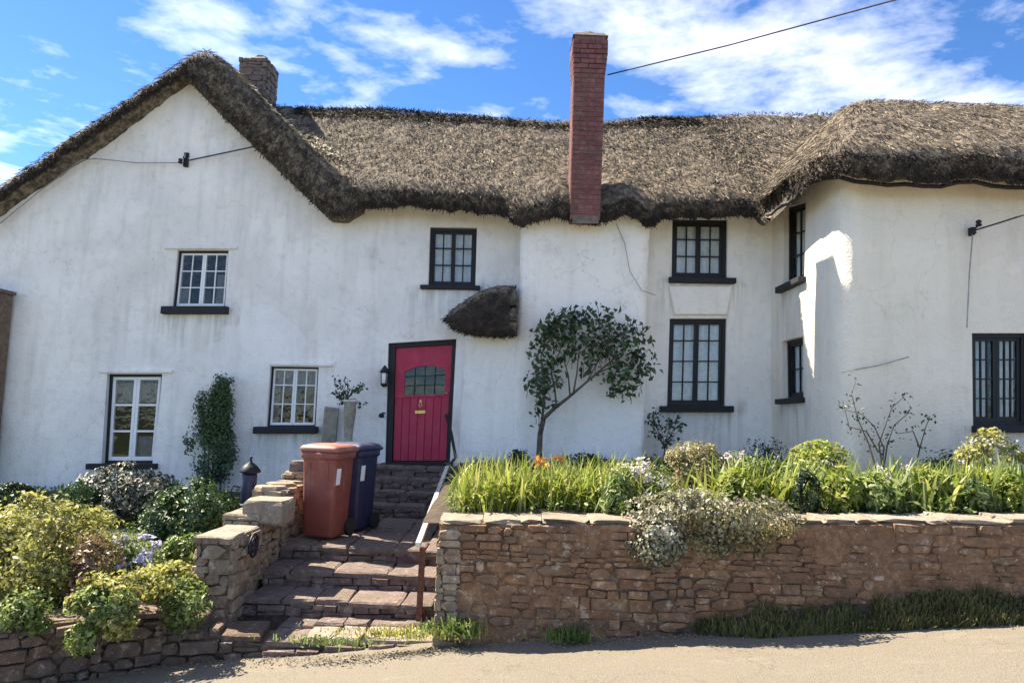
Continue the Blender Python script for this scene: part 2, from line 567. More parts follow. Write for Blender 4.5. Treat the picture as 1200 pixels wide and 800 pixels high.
MAT['straw'] = strawmat('loose straw', [(0.03, 0.025, 0.021), (0.15, 0.12, 0.087), (0.29, 0.24, 0.175), (0.055, 0.044, 0.035), (0.44, 0.375, 0.28)])
MAT['paleStraw'] = strawmat('fresh straw', [(0.55, 0.48, 0.34), (0.66, 0.60, 0.46), (0.48, 0.40, 0.26)])
MAT['darkStraw'] = strawmat('old and eave-shade straw', [(0.026, 0.02, 0.018), (0.055, 0.042, 0.033), (0.09, 0.066, 0.05)])

# road
m, t, b = new_mat('pale worn tarmac')
c = ramp(t, noise(t, 90, 3, 0.7), [(0.30, (0.105, 0.090, 0.069)), (0.52, (0.170, 0.148, 0.113)), (0.75, (0.25, 0.221, 0.175))])
c = mixc(t, ramp(t, noise(t, 1.1, 5, 0.6), [(0.35, (0.35,) * 3), (0.65, (0, 0, 0))]), c, (0.19, 0.162, 0.12))
c = mixc(t, ramp(t, noise(t, 3.0, 6, 0.7, stretch=(0.5, 1.6, 1)), [(0.55, (0, 0, 0)), (0.75, (0.5,) * 3)]), c, (0.26, 0.23, 0.175))
vo = N(t, 'ShaderNodeTexVoronoi', feature='DISTANCE_TO_EDGE')
vo.inputs['Scale'].default_value = 0.8
gg = N(t, 'ShaderNodeNewGeometry')
wob = N(t, 'ShaderNodeTexNoise'); wob.inputs['Scale'].default_value = 3.0; wob.inputs['Detail'].default_value = 5
t.links.new(gg.outputs['Position'], wob.inputs['Vector'])
vadd = N(t, 'ShaderNodeVectorMath', operation='ADD')
t.links.new(gg.outputs['Position'], vadd.inputs[0]); t.links.new(wob.outputs['Color'], vadd.inputs[1])
t.links.new(vadd.outputs[0], vo.inputs['Vector'])
c = mixc(t, ramp(t, vo.outputs['Distance'], [(0.0, (0.55,) * 3), (0.012, (0, 0, 0))]), c, (0.10, 0.085, 0.06))
t.links.new(c, b.inputs['Base Color'])
b.inputs['Roughness'].default_value = 0.9
bump(t, b, noise(t, 120, 3, 0.6), 0.7, 0.014)
MAT['road'] = m

MAT['fern'] = leafmat('bright strap leaves', [(0.16, 0.23, 0.03), (0.30, 0.36, 0.05), (0.42, 0.45, 0.11), (0.21, 0.28, 0.04), (0.46, 0.42, 0.16)], 0.45)
MAT['midgreen'] = leafmat('mid green leaves', [(0.08, 0.14, 0.025), (0.18, 0.26, 0.05), (0.30, 0.36, 0.12), (0.11, 0.17, 0.035), (0.42, 0.46, 0.22)], 0.42)
MAT['dkgreen'] = leafmat('dark green leaves', [(0.018, 0.038, 0.015), (0.038, 0.075, 0.026), (0.065, 0.11, 0.042), (0.026, 0.05, 0.02)], 0.2, 0.4)
MAT['boxgreen'] = leafmat('rounded shrub leaves', [(0.025, 0.06, 0.02), (0.06, 0.12, 0.035), (0.10, 0.17, 0.05), (0.03, 0.07, 0.025)], 0.25)
MAT['yellow'] = leafmat('yellow green leaves', [(0.20, 0.20, 0.05), (0.40, 0.40, 0.09), (0.48, 0.48, 0.14), (0.30, 0.28, 0.10), (0.52, 0.55, 0.20)], 0.45)
MAT['pinkish'] = leafmat('bronze leaves', [(0.12, 0.07, 0.05), (0.22, 0.14, 0.09), (0.30, 0.26, 0.12)])
MAT['tan'] = leafmat('tan shrub leaves', [(0.18, 0.16, 0.06), (0.36, 0.32, 0.15), (0.46, 0.41, 0.24), (0.22, 0.25, 0.08)])
MAT['cream'] = MAT['cream']
MAT['creamflower'] = leafmat('cream petals', [(0.60, 0.57, 0.44), (0.70, 0.68, 0.58), (0.52, 0.50, 0.34)], 0.3)
MAT['greywhite'] = leafmat('silver leaves', [(0.24, 0.25, 0.15), (0.38, 0.37, 0.25), (0.20, 0.22, 0.10), (0.46, 0.43, 0.33), (0.28, 0.22, 0.14)], 0.3)
MAT['lilac'] = leafmat('lilac petals', [(0.42, 0.40, 0.66), (0.58, 0.56, 0.80), (0.66, 0.64, 0.82)], 0.3)
MAT['orange'] = leafmat('orange petals', [(0.62, 0.20, 0.03), (0.70, 0.30, 0.05), (0.55, 0.36, 0.10)], 0.3)
MAT['pinkwhite'] = leafmat('pale pink petals', [(0.62, 0.55, 0.56), (0.70, 0.66, 0.66), (0.5, 0.42, 0.42)], 0.3)
MAT['grass'] = leafmat('verge grass', [(0.07, 0.075, 0.025), (0.15, 0.18, 0.05), (0.27, 0.25, 0.10), (0.10, 0.11, 0.035), (0.30, 0.23, 0.12)], 0.4)
MAT['leafdry'] = leafmat('variegated leaves', [(0.05, 0.07, 0.05), (0.55, 0.52, 0.42), (0.06, 0.09, 0.05), (0.04, 0.05, 0.05), (0.05, 0.06, 0.055)], 0.25)

# ------------------------------------------------------------------ terrain
def road_z(x):
    return 8.0 * math.tanh(0.091 * x / 8.0)


def sheet(name, xs, ys, zf, mat, smooth=True, kind='structure'):
    V, Fq = [], []
    for y in ys:
        for x in xs:
            V.append((x, y, zf(x, y)))
    nx = len(xs)
    for j in range(len(ys) - 1):
        for i in range(nx - 1):
            a = j * nx + i
            Fq.append((a, a + 1, a + nx + 1, a + nx))
    return npart(name, np.array(V), np.array(Fq), mat, None, smooth, kind=kind)


lx = sorted(set([-600, -300, -150, -80, -40, -25, -15, -10] + list(np.arange(-8, 10, 0.25)) + [12, 16, 25, 40, 80, 150, 300, 600]))
sheet('ground', lx, [-600, -250, -100, -40, -15, -6, -3, -1, 1, 3, 5, 7, 9, 11, 14, 17, 20, 30, 60, 150, 400, 700],
      lambda x, y: road_z(x) - 0.22, MAT['turf'])
ry = [-14, -11, -9, -7, -5, -4, -3] + list(np.arange(-2.5, 6.96, 0.12))  # lane widened unseen behind the camera to bounce warm light onto the walls
sheet('road', [-120, -60, -30, -15, -10] + list(np.arange(-8, 9, 0.12)) + [12, 20, 40, 80, 120], ry,
      lambda x, y: road_z(x) + 0.012 * float(vnoise(x * 0.9, y * 0.9, 0, 3)) + 0.004 * float(vnoise(x * 4, y * 4, 0, 4)) - 0.02 * max(0, (y - 5.9)) , MAT['road'])


WALLY = 6.4
X0 = P(511, 680, 6.4).x
X1 = P(531, 565, 10.5).x       # top of the steps, right side


def wall_top(x):
    return 0.98 + 0.042 * (x + 0.6)


def bed_z(x, y):
    return wall_top(x) - 0.05 + 0.045 * (y - WALLY) + 0.03 * float(vnoise(x * 2, y * 2, 0, 9))


sheet('flower_bed', list(np.arange(X1 + .02, 10.1, 0.17)), list(np.arange(WALLY + 0.2, 11.8, 0.2)), bed_z, MAT['soil'])


def lawn_z(x, y):
    return 0.10 + 0.085 * (y - 6.1) + 0.05 * (x + 3.0) * 0.6 + 0.03 * float(vnoise(x * 2, y * 2, 0, 5))


def left_edge(x):          # front face of the low wall on the left
    if x < -3.8:
        return 5.6 + 0.1 * (x + 3.8)
    return 5.6 + (x + 3.8) * (6.55 - 5.6) / (1.05)


def lawn_sheet():
    V, Fq = [], []
    xs = list(np.arange(-9.0, -2.55, 0.2)); n = 24
    for j in range(n):
        for x in xs:
            y0 = left_edge(x) + 0.2
            y = y0 + (11.7 - y0) * j / (n - 1)
            V.append((x, y, lawn_z(x, y)))
    nx = len(xs)
    for j in range(n - 1):
        for i in range(nx - 1):
            a = j * nx + i
            Fq.append((a, a + 1, a + nx + 1, a + nx))
    npart('garden_soil', np.array(V), np.array(Fq), MAT['turf'], None, True, kind='structure')


lawn_sheet()

# ------------------------------------------------------------------ masonry
def stone_variant(k, name='stone', mat=None, sides=7, round_=0.86, dome=0.25):
    """irregular stone: face spans x,z in -.5...5, front towards -y, depth 0..1 (front at y=-1)"""
    r = random.Random(100 + k)
    base = []
    if sides == 0:
        sides = 8
        j = lambda: r.uniform(-.045, .02)
        for (x, z) in ((.5, -.5), (.5, 0), (.5, .5), (0, .5), (-.5, .5), (-.5, 0), (-.5, -.5), (0, -.5)):
            base.append((x + (j() if x > 0 else -j() if x < 0 else r.uniform(-.15, .15)), z + (j() if z > 0 else -j() if z < 0 else r.uniform(-.15, .15))))
        base = [base[0], base[1], base[2], base[3], base[4], base[5], base[6], base[7]]
    for i in range(sides if not base else 0):
        t = 2 * math.pi * (i + r.uniform(-0.25, 0.25)) / sides
        c, s = math.cos(t), math.sin(t)
        p = 1 / (abs(c) ** 7 + abs(s) ** 7) ** (1 / 7)
        p = p * r.uniform(0.90, 1.05)
        base.append((max(-.5, min(.5, 0.5 * p * c)), max(-.5, min(.5, 0.5 * p * s))))
    V = [(x, 0.0, z) for x, z in base]
    V += [(x, -0.72 + r.uniform(-.08, .08), z) for x, z in base]
    V += [(x * round_ + r.uniform(-.03, .03), -1.0 + r.uniform(-dome, dome) * 0.5, z * round_ + r.uniform(-.03, .03)) for x, z in base]
    F = []
    n = sides
    for lvl in (0, 1):
        for i in range(n):
            j = (i + 1) % n
            F.append((lvl * n + i, lvl * n + j, (lvl + 1) * n + j, (lvl + 1) * n + i))
    F.append(tuple(2 * n + i for i in range(n)))
    me = new_mesh(name, V, F, mat)
    return me


class StoneSet:
    def __init__(s, mat, n=14, square=False, **kw):
        s.meshes = [stone_variant(i, 'stone', mat, sides=0 if (square or i % 3 == 0) else 6 + i % 4, **kw) for i in range(n)]
        s.data = []
        for me in s.meshes:
            vs = np.array([v.co[:] for v in me.vertices])
            s.data.append((vs, [tuple(p.vertices) for p in me.polygons]))
        s.mat = mat


ST = {k: StoneSet(MAT[k], square=k in ('slab', 'stepst', 'coping'), round_=.92) for k in ('rubble', 'lowst', 'pale', 'stepst', 'slab', 'greyst', 'coping')}


def layout(L, zb, zt, h0, h1, w0, w1, r, skipprob=0.0):
    """random rubble on s in 0..L between zb(s) and zt(s)"""
    res = []
    z = min(zb(L * i / 20) for i in range(21))
    top = max(zt(L * i / 20) for i in range(21))
    ph = r.uniform(0, 9)
    while z < top:
        h = r.uniform(h0, h1)
        s = r.uniform(-w1, 0)
        while s < L:
            w = r.uniform(w0, w1) * (0.7 + 0.6 * (h - h0) / max(1e-4, h1 - h0))
            a, b_ = max(0, s), min(L, s + w)
            if b_ - a > 0.035:
                m_ = (a + b_) / 2
                wav = 0.018 * math.sin(m_ * 2.3 + ph) + 0.012 * math.sin(m_ * 5.1 + z * 7)
                lo, hi = z + wav, z + wav + h
                if r.random() < 0.25 and h > 0.085:       # split into two thin stones
                    mid = lo + h * r.uniform(.4, .6)
                    spans = [(lo, mid), (mid, hi)]
                else:
                    spans = [(lo, hi)]
                for lo, hi in spans:
                    lo2, hi2 = max(lo, zb(m_)), min(hi, zt(m_))
                    if hi2 - lo2 > 0.025 and r.random() > skipprob:
                        res.append((a, b_, lo2, hi2))
            s += w
        z += h
    return res


def masonry(parent, p0, p1, zb, zt, sset, h=(0.05, 0.14), w=(0.09, 0.34), depth=(0.035, 0.075), limit=300, seed=1, name='stone', gap=0.985, rest='small_stones', near=None):
    """stones proud of a face from plan point p0 to p1 (outside on the right of p0->p1 i.e. towards -normal)"""
    r = random.Random(seed)
    p0, p1 = Vector((*p0, 0)), Vector((*p1, 0))
    d = (p1 - p0)
    L = d.length
    d.normalize()
    ang = math.atan2(d.y, d.x)
    nrm = Vector((d.y, -d.x, 0))
    items = layout(L, zb, zt, h[0], h[1], w[0], w[1], r)
    items.sort(key=lambda q: -(q[1] - q[0]) * (q[3] - q[2]))
    rv, rf, base = [], [], 0
    cnt = 0
    for (a, b_, lo, hi) in items:
        k = r.randrange(len(sset.meshes))
        c = p0 + d * ((a + b_) / 2)
        sx, sz, sy = (b_ - a) * gap, (hi - lo) * gap, r.uniform(*depth)
        rot = ang + r.uniform(-.04, .04)
        tilt = r.uniform(-.06, .06)
        loc = Vector((c.x, c.y, (lo + hi) / 2)) - nrm * 0.004
        if cnt < limit:
            o = link(name, sset.meshes[k], parent, loc=loc)
            o.scale = (sx, sy, sz)
            o.rotation_euler = (0, tilt, rot)
            cnt += 1
        else:
            vs, fs = sset.data[k]
            q = vs * np.array([sx, sy, sz])
            cr_, sr_ = math.cos(rot), math.sin(rot)
            x = q[:, 0] * cr_ - q[:, 1] * sr_ + loc.x
            y = q[:, 0] * sr_ + q[:, 1] * cr_ + loc.y
            rv += list(zip(x, y, q[:, 2] + loc.z))
            rf += [tuple(i + base for i in f) for f in fs]
            base += len(vs)
    if rv:
        part(rest, rv, rf, sset.mat, parent, kind='stuff')
    return cnt


# retaining wall to the right of the steps
rw = thing('retaining_wall', 'long brown rubble stone wall holding up the flower bed right of the steps', 'stone wall', (2.5, WALLY, 0.2))
mb = MB()
xs = list(np.arange(X0, 8.01, 0.4))
for a, b_ in zip(xs[:-1], xs[1:]):
    mb.hexa([(a, WALLY + 0.02, road_z(a) - .3), (b_, WALLY + 0.02, road_z(b_) - .3), (b_, WALLY + 0.40, road_z(b_) - .3), (a, WALLY + 0.40, road_z(a) - .3),
             (a, WALLY + 0.03, wall_top(a) - .04), (b_, WALLY + 0.03, wall_top(b_) - .04), (b_, WALLY + 0.40, wall_top(b_) - .04), (a, WALLY + 0.40, wall_top(a) - .04)])
mb.build('mortar_core', MAT['mortar'], rw)
MV, MF = [], []
mx_ = np.arange(X0 + .01, 7.4, .035); nz_ = 30
for q in mx_:
    zb_q, zt_q = road_z(q) - .1, wall_top(q) - .05
    for k in range(nz_):
        MV.append((q, WALLY, zb_q + (zt_q - zb_q) * k / (nz_ - 1)))
MV = np.array(MV)
MV[:, 1] += .004 - .016 * vnoise(MV[:, 0] * 5, MV[:, 2] * 7, 0, 71) - .013 * vnoise(MV[:, 0] * 13, MV[:, 2] * 16, 0, 72) - .02 * vnoise(MV[:, 0] * 1.3, MV[:, 2] * 2, 0, 73)
ii = np.arange(len(MV)).reshape(len(mx_), nz_)
npart('mortar_face', MV, np.stack([ii[:-1, :-1], ii[1:, :-1], ii[1:, 1:], ii[:-1, 1:]], -1).reshape(-1, 4), MAT['wallmortar'], rw, True)
masonry(rw, (X0, WALLY + .02), (7.0, WALLY + .02), lambda s: road_z(s + X0) - .05, lambda s: wall_top(s + X0) - .045, ST['rubble'], (0.035, 0.115), (0.06, 0.32), (0.02, 0.052), 300, 3, gap=.95)
# lichen-white end stones at the left corner and coping on top
r = random.Random(5)
masonry(rw, (X0 - .005, WALLY + .012), (X0 + .20, WALLY + .012), lambda s: road_z(X0) - .02, lambda s: wall_top(X0) - .05, ST['pale'], (0.09, 0.17), (0.12, 0.22), (0.03, 0.05), 30, 33, name='end_stone')
x = X0
while x < 7.4:
    w = r.uniform(.14, .5)
    k = r.randrange(14)
    zt = wall_top(x + w / 2)
    o = link('coping_stone', ST['coping'].meshes[k], rw, loc=(x + w / 2, WALLY + .40, zt - .025))
    o.scale = (w * 1.02, 0.385 + r.uniform(-.012, .012), 0.034 + r.uniform(0, .010)); o.rotation_euler = (0, r.uniform(-.03, .03), r.uniform(-.03, .03))
    x += w
# side of the bed along the steps
masonry(rw, (X1, 10.5), (X0, WALLY + .3), lambda q: -.1, lambda q: .90, ST['rubble'], (.06, .13), (.12, .3), (.02, .04), 0, 35, rest='return_stones')
part('return_face', [(X0 + .01, WALLY + .3, -.5), (X1, 11.4, -.2), (X1, 11.4, 1.14), (X0 + .01, WALLY + .3, 0.90), (X0 + .12, WALLY + .3, -.5), (X1 + .1, 11.4, -.2), (X1 + .1, 11.4, 1.13), (X0 + .12, WALLY + .3, 0.89)],
     [(0, 1, 2, 3), (7, 6, 5, 4), (0, 3, 7, 4), (3, 2, 6, 7), (1, 5, 6, 2)], MAT['soil'], rw)

# steps -----------------------------------------------------------------
SX0, SX1 = -2.36, X0 + .05
stp = thing('stone_steps', 'flight of worn purple stone steps climbing to the crimson door', 'steps', (-1.6, 7.0, -0.1))


def step(x0, x1, y0, y1, z0, z1, seed, tread=True):
    mb = MB().box(x0, x1, y0 + .05, y1, z0 - .3, z1 - .03)
    s = mb.build('step', MAT['mortar'], stp)
    masonry(s, (x0, y0 + .05), (x1, y0 + .05), lambda q: z0 - .02, lambda q: z1 - .045, ST['stepst'], (0.06, 0.1), (0.12, 0.34), (0.04, 0.07), 60, seed)
    r = random.Random(seed + 50)
    x = x0
    while x < x1 - .05:
        w = min(r.uniform(.25, .55), x1 - x)
        if x1 - x - w < .12:
            w = x1 - x
        y = y0 - r.uniform(0, .012)
        dmax = y1 + 0.02
        rows = 1 if (y1 - y0) < .5 else max(1, int((y1 - y0) / .4))
        yy = y
        for q in range(rows):
            dd = (dmax - y) / rows
            k = r.randrange(14)
            o = link('tread_stone', ST['slab'].meshes[k], s, loc=(x + w / 2, yy + dd / 2, z1 - .05))
            # stone front (-y of the mesh) turned upwards
            o.rotation_euler = (-math.pi / 2, 0, 0)
            o.scale = (w * .99, 0.05 + r.uniform(-.004, .006), dd * .99)
            yy += dd
        x += w


ZL = [-0.03, 0.125, 0.275, 0.42]
step(SX0, SX1, 7.0, 7.5, ZL[0], ZL[1], 21)
step(SX0, SX1, 7.5, 8.02, ZL[1], ZL[2], 22)
step(SX0, SX1, 8.02, 10.3, ZL[2], ZL[3], 23)
zz = 0.43
for i in range(4):
    step(-2.2, X1 + .1, 10.3 + .3 * i, 10.3 + .3 * (i + 1) + (.12 if i == 3 else 0), zz + .155 * i, zz + .155 * (i + 1), 30 + i)
# rough apron and kerb at the foot
ap = thing('stone_apron', 'low ledge of rough stones along the road at the foot of the steps', 'stone ledge', (-1.7, 6.6, -0.15))
mb = MB()
pts = [(-1.95, 6.36), (-1.5, 6.42), (-1.1, 6.46), (X0, 6.5)]
for (a, b_) in zip(pts[:-1], pts[1:]):
    mb.hexa([(a[0], a[1], -.6), (b_[0], b_[1], -.6), (b_[0], 7.1, -.6), (a[0], 7.1, -.6), (a[0], a[1] + .03, -.10 + .02), (b_[0], b_[1] + .03, -.06), (b_[0], 7.1, -.03), (a[0], 7.1, -.05)])
mb.build('core', MAT['mortar'], ap)
for i, (a, b_) in enumerate(zip(pts[:-1], pts[1:])):
    masonry(ap, (a[0], a[1]), (b_[0], b_[1]), lambda q, a=a: road_z(a[0]) - .04, lambda q, i=i: (-.10, -.085, -.07)[i], ST['stepst'], (0.07, 0.13), (0.14, 0.36), (0.03, 0.08), 60, 70 + i)
r = random.Random(9)
x = -1.95
while x < X0 - .2:
    w = r.uniform(.22, .42)
    yf = 6.27 + .1 * (x + 2.9)
    for q in range(2):
        k = r.randrange(14)
        o = link('flat_stone', ST['coping' if (x > -1.7 and q == 0) else 'slab'].meshes[k], ap, loc=(min(x + w / 2, X0 - .15), yf + .19 + .36 * q, -.105 + .02 * q + (.02 if x > -1.7 else 0)))
        o.rotation_euler = (-math.pi / 2, 0, 0)
        o.scale = (w * .98, .055, .36)
    x += w

# stepped pillar wall left of the steps ----------------------------------
pw = thing('stepped_stone_wall', 'pale stone pillar wall stepping up beside the bins, left of the steps', 'stone wall', (-2.55, 7.2, -0.1))
secs = [(6.70, 7.40, 0.70, -2.70), (7.40, 8.10, 0.80, -2.72), (8.10, 9.0, 0.99, -2.70), (9.0, 9.9, 1.08, -2.66)]
mb = MB()
for i, (y0, y1, zt, xl) in enumerate(secs):
    mb.box(xl, -2.40, y0 + .02, y1, -.5, zt - .02 - .001 * i)
mb.build('core', MAT['mortar'], pw)
masonry(pw, (-2.70, 6.72), (-2.40, 6.72), lambda s: -.25, lambda s: .70, ST['pale'], (0.07, 0.15), (0.12, 0.26), (0.03, 0.07), 80, 41)
for i, (y0, y1, zt, xl) in enumerate(secs):
    masonry(pw, (-2.40, y0), (-2.40, y1), lambda s, i=i: (-.15 if i == 0 else 0.05 + .1 * i), lambda s, zt=zt: zt - .02, ST['pale'], (0.07, 0.14), (0.12, 0.3), (0.02, 0.06), 60, 45 + i)
    if i:
        masonry(pw, (xl, y0 + .01), (-2.40, y0 + .01), lambda s, i=i: secs[i - 1][2] - .05, lambda s, zt=zt: zt - .02, ST['pale'], (0.07, 0.12), (0.12, 0.26), (0.02, 0.05), 30, 55 + i)
    masonry(pw, (xl, y1), (xl, y0), lambda s: .1, lambda s, zt=zt: zt - .02, ST['pale'], (0.09, 0.15), (0.15, 0.3), (0.02, 0.05), 40, 65 + i)
    # coping
    yy = y0 - .02
    while yy < y1 - .05:
        dd = min(random.uniform(.3, .45), y1 - yy)
        o = link('coping_stone', ST['coping' if i < 2 else 'pale'].meshes[random.randrange(14)], pw, loc=((xl - 2.40) / 2, yy + dd / 2, zt - .045))
        o.rotation_euler = (-math.pi / 2, 0, 0); o.scale = (-2.37 - xl + .02, .055, dd * .98)
        yy += dd


def loose_block(name, label, px0, px1, py0, py1, Y, mat, dep=.3):
    a, b_ = P(px0, py1, Y), P(px1, py0, Y)
    t_ = thing(name, label, 'stone block', ((a.x + b_.x) / 2, Y, a.z))
    r = random.Random(px0)
    w = lambda s=.02: r.uniform(-s, s)
    V, n = [], 3
    mb = MB()
    # rounded block: three rings
    for zf, sc in ((0, .95), (.12, 1.0), (.85, 1.0), (1.0, .93)):
        for (ux, uy) in ((-.5, -.5), (0, -.53), (.5, -.5), (.53, 0), (.5, .5), (0, .53), (-.5, .5), (-.53, 0)):
            mb.v.append(Vector(((a.x + b_.x) / 2 + (b_.x - a.x) * ux * sc + w(.008), Y + dep / 2 + dep * uy * sc + w(.008), a.z + (b_.z - a.z) * zf + w(.006))))
    for i in range(3):
        for k in range(8):
            k2 = (k + 1) % 8
            mb.f.append((i * 8 + k, i * 8 + k2, i * 8 + 8 + k2, i * 8 + 8 + k))
    mb.f += [tuple(range(8))[::-1], tuple(range(24, 32))]
    mb.build('block', mat, t_)
    return t_


loose_block('stone_block', 'pale squared stone block lying on the lower step of the pillar wall', 283, 331, 588, 614, 7.42, MAT['coping'], .45)
loose_block('stone_block', 'small grey squared block on the top end of the pillar wall', 338, 359, 541, 561, 9.05, MAT['greyst'], .3)

# low wall, far left -------------------------------------------------------
lw = thing('low_wall', 'low brown stone wall along the road under the yellow shrub, dipping at the pillar foot', 'stone wall', (-4.0, 5.9, -0.1))
pts = [(-7.5, left_edge(-7.5)), (-5.6, left_edge(-5.6)), (-3.8, left_edge(-3.8)), (-3.2, 6.02), (-2.75, 6.26), (-2.3, 6.33), (-1.9, 6.38)]


def ltop(x):
    return 0.15 + 0.03 * (x + 3.8) - .30 * max(0, min(1, (x + 2.95) / .9))


mb = MB()
for a, b_ in zip(pts[:-1], pts[1:]):
    mb.hexa([(a[0], a[1] + .02, -1.2), (b_[0], b_[1] + .02, -1.2), (b_[0], b_[1] + .42, -1.2), (a[0], a[1] + .42, -1.2),
             (a[0], a[1] + .04, ltop(a[0]) - .02), (b_[0], b_[1] + .04, ltop(b_[0]) - .02), (b_[0], b_[1] + .42, ltop(b_[0]) - .02), (a[0], a[1] + .42, ltop(a[0]) - .02)])
mb.build('mortar_core', MAT['mortar'], lw)
for i, (a, b_) in enumerate(zip(pts[:-1], pts[1:])):
    f = lambda s, a=a, b_=b_: a[0] + (b_[0] - a[0]) * s / math.hypot(b_[0] - a[0], b_[1] - a[1])
    masonry(lw, (a[0], a[1] + .02), (b_[0], b_[1] + .02), lambda s, f=f: road_z(f(s)) - .05, lambda s, f=f: ltop(f(s)) - .03, ST['lowst'], (0.06, 0.13), (0.1, 0.32), (0.03, 0.08), 120, 80 + i)
    L = math.hypot(b_[0] - a[0], b_[1] - a[1])
    s = 0
    ang = math.atan2(b_[1] - a[1], b_[0] - a[0])
    while s < L - .06:
        w = min(random.uniform(.25, .5), L - s)
        q = (s + w / 2) / L
        o = link('coping_stone', ST['coping' if i < 2 else 'lowst'].meshes[random.randrange(14)], lw, loc=(a[0] + (b_[0] - a[0]) * q - math.sin(ang) * .2, a[1] + (b_[1] - a[1]) * q + math.cos(ang) * .2, ltop(f(s)) - .045))
        o.rotation_euler = (-math.pi / 2, 0, ang) ; o.scale = (w * .98, .055, .4)
        s += w

# ------------------------------------------------------------------ cottage
FY = 11.5      # main front wall
BY = 11.0      # chimney breast
cot = thing('thatched_cottage', 'long white limewashed cottage under a brown thatched roof, with crimson door', 'cottage', (0, FY, 1.0))


class Path:
    def __init__(s, pts):
        s.p = [Vector(q) for q in pts]
        s.l = [0]
        for a, b_ in zip(s.p[:-1], s.p[1:]):
            s.l.append(s.l[-1] + (b_ - a).length)
        s.L = s.l[-1]

    def at(s, t):
        for i in range(len(s.p) - 1):
            if t <= s.l[i + 1] or i == len(s.p) - 2:
                d = (s.p[i + 1] - s.p[i]).normalized()
                q = s.p[i] + d * (t - s.l[i])
                return q, Vector((d.y, -d.x))

    def hit(s, px, py):
        """(s, z, normal) where the camera ray first meets the wall"""
        d = ray(px, py)
        best = None
        for i in range(len(s.p) - 1):
            a, e = s.p[i], s.p[i + 1] - s.p[i]
            den = d.x * e.y - d.y * e.x
            if abs(den) < 1e-9:
                continue
            t = (a.x * e.y - a.y * e.x) / den
            u = (d.x * a.y - d.y * a.x) / -den if False else ((d.x * t - a.x) * e.x + (d.y * t - a.y) * e.y) / e.length_squared
            lo = -9 if i == 0 else 0
            hi = 9 if i == len(s.p) - 2 else 1
            if t > 0 and lo <= u <= hi:
                if best is None or t < best[0]:
                    best = (t, s.l[i] + u * e.length, EYE + d.z * t)
        return best[1], best[2]


def in_poly(x, y, poly):
    c = False
    n = len(poly)
    for i in range(n):
        x0, y0 = poly[i]; x1, y1 = poly[(i + 1) % n]
        if (y0 > y) != (y1 > y) and x < (x1 - x0) * (y - y0) / (y1 - y0) + x0:
            c = not c
    return c


def dense(poly, step_=0.3):
    r = []
    n = len(poly)
    for i in range(n):
        a, b_ = Vector(poly[i]), Vector(poly[(i + 1) % n])
        k = max(1, int((b_ - a).length / step_))
        for j in range(k):
            r.append(tuple(a + (b_ - a) * j / k))
    return r


def build_wall(name, path, outline, holes, mat, parent, amp=0.03, grid=0.16, reveal=0.16, seed=0, label=None):
    """limewashed wall skin following a plan path, window openings cut through and their reveals turned in"""
    pts, edges = [], []

    def ring(poly):
        b0 = len(pts)
        pts.extend(Vector(p) for p in poly)
        edges.extend((b0 + i, b0 + (i + 1) % len(poly)) for i in range(len(poly)))
    ring(dense(outline))
    for h in holes:
        ring(h)
    ss = [p[0] for p in outline]; zs = [p[1] for p in outline]
    r = random.Random(seed)
    s0 = min(ss) + grid / 2
    knots = [k for k in path.l[1:-1]]
    svals = list(np.arange(s0, max(ss), grid)) + knots
    for s_ in svals:
        for z_ in np.arange(min(zs) + grid / 2, max(zs), grid):
            q = (s_ + (0 if s_ in knots else r.uniform(-.3, .3) * grid), z_ + r.uniform(-.3, .3) * grid)
            if in_poly(*q, outline) and not any(in_poly(*q, h) for h in holes):
                pts.append(Vector(q))
    v2, e2, f2, *_ = delaunay_2d_cdt(pts, edges, [], 0, 1e-4)
    faces = []
    for f in f2:
        cx = sum(v2[i].x for i in f) / 3; cz = sum(v2[i].y for i in f) / 3
        if in_poly(cx, cz, outline) and not any(in_poly(cx, cz, h) for h in holes):
            faces.append(tuple(f))

    def w3(s_, z_, dep=0.0):
        q, n = path.at(s_)
        a = amp * (float(vnoise(s_ * .7, z_ * .7, seed, seed)) + .45 * float(vnoise(s_ * 2.1, z_ * 2.1, seed, seed + 1)) + .15 * float(vnoise(s_ * 5.5, z_ * 5.5, seed, seed + 2)))
        return Vector((q.x + n.x * (a - dep), q.y + n.y * (a - dep), z_))
    V = [w3(v.x, v.y) for v in v2]
    F = []
    for f in faces:
        a, b_, c_ = [V[i] for i in f]
        nn = (b_ - a).cross(c_ - a)
        q, n = path.at(v2[f[0]].x)
        F.append(f if nn.x * n.x + nn.y * n.y > 0 else f[::-1])
    for h in holes:
        b0 = len(V)
        m_ = len(h)
        for (s_, z_) in h:
            V.append(w3(s_, z_))
        for (s_, z_) in h:
            V.append(w3(s_, z_, reveal))
        for i in range(m_):
            j = (i + 1) % m_
            F.append((b0 + i, b0 + j, b0 + m_ + j, b0 + m_ + i))
    o = part(name, V, F, mat, parent, False, label)
    me = o.data
    st_ = []
    for i in range(len(V)):
        s_, z_ = (v2[i].x, v2[i].y) if i < len(v2) else (-99, 0)
        k_ = 0.0
        for h in holes:
            a0, a1, zl = min(q[0] for q in h), max(q[0] for q in h), min(q[1] for q in h)
            if z_ < zl + .01 and a0 - .3 < s_ < a1 + .3 and z_ > zl - 1.0 and zl > 1.3:
                k_ = max(k_, (1 - (zl - z_) / 1.0) * (1.0 if abs(s_ - a0) < .25 or abs(s_ - a1) < .25 else .45))
        st_.append(k_)
    at = me.attributes.new('stain', 'FLOAT', 'POINT')
    at.data.foreach_set('value', st_)
    sm = [len(p.vertices) == 3 for p in me.polygons]
    me.polygons.foreach_set('use_smooth', sm)
    return o


def quad_on(path, quad):
    return [path.hit(px, py) for px, py in quad]


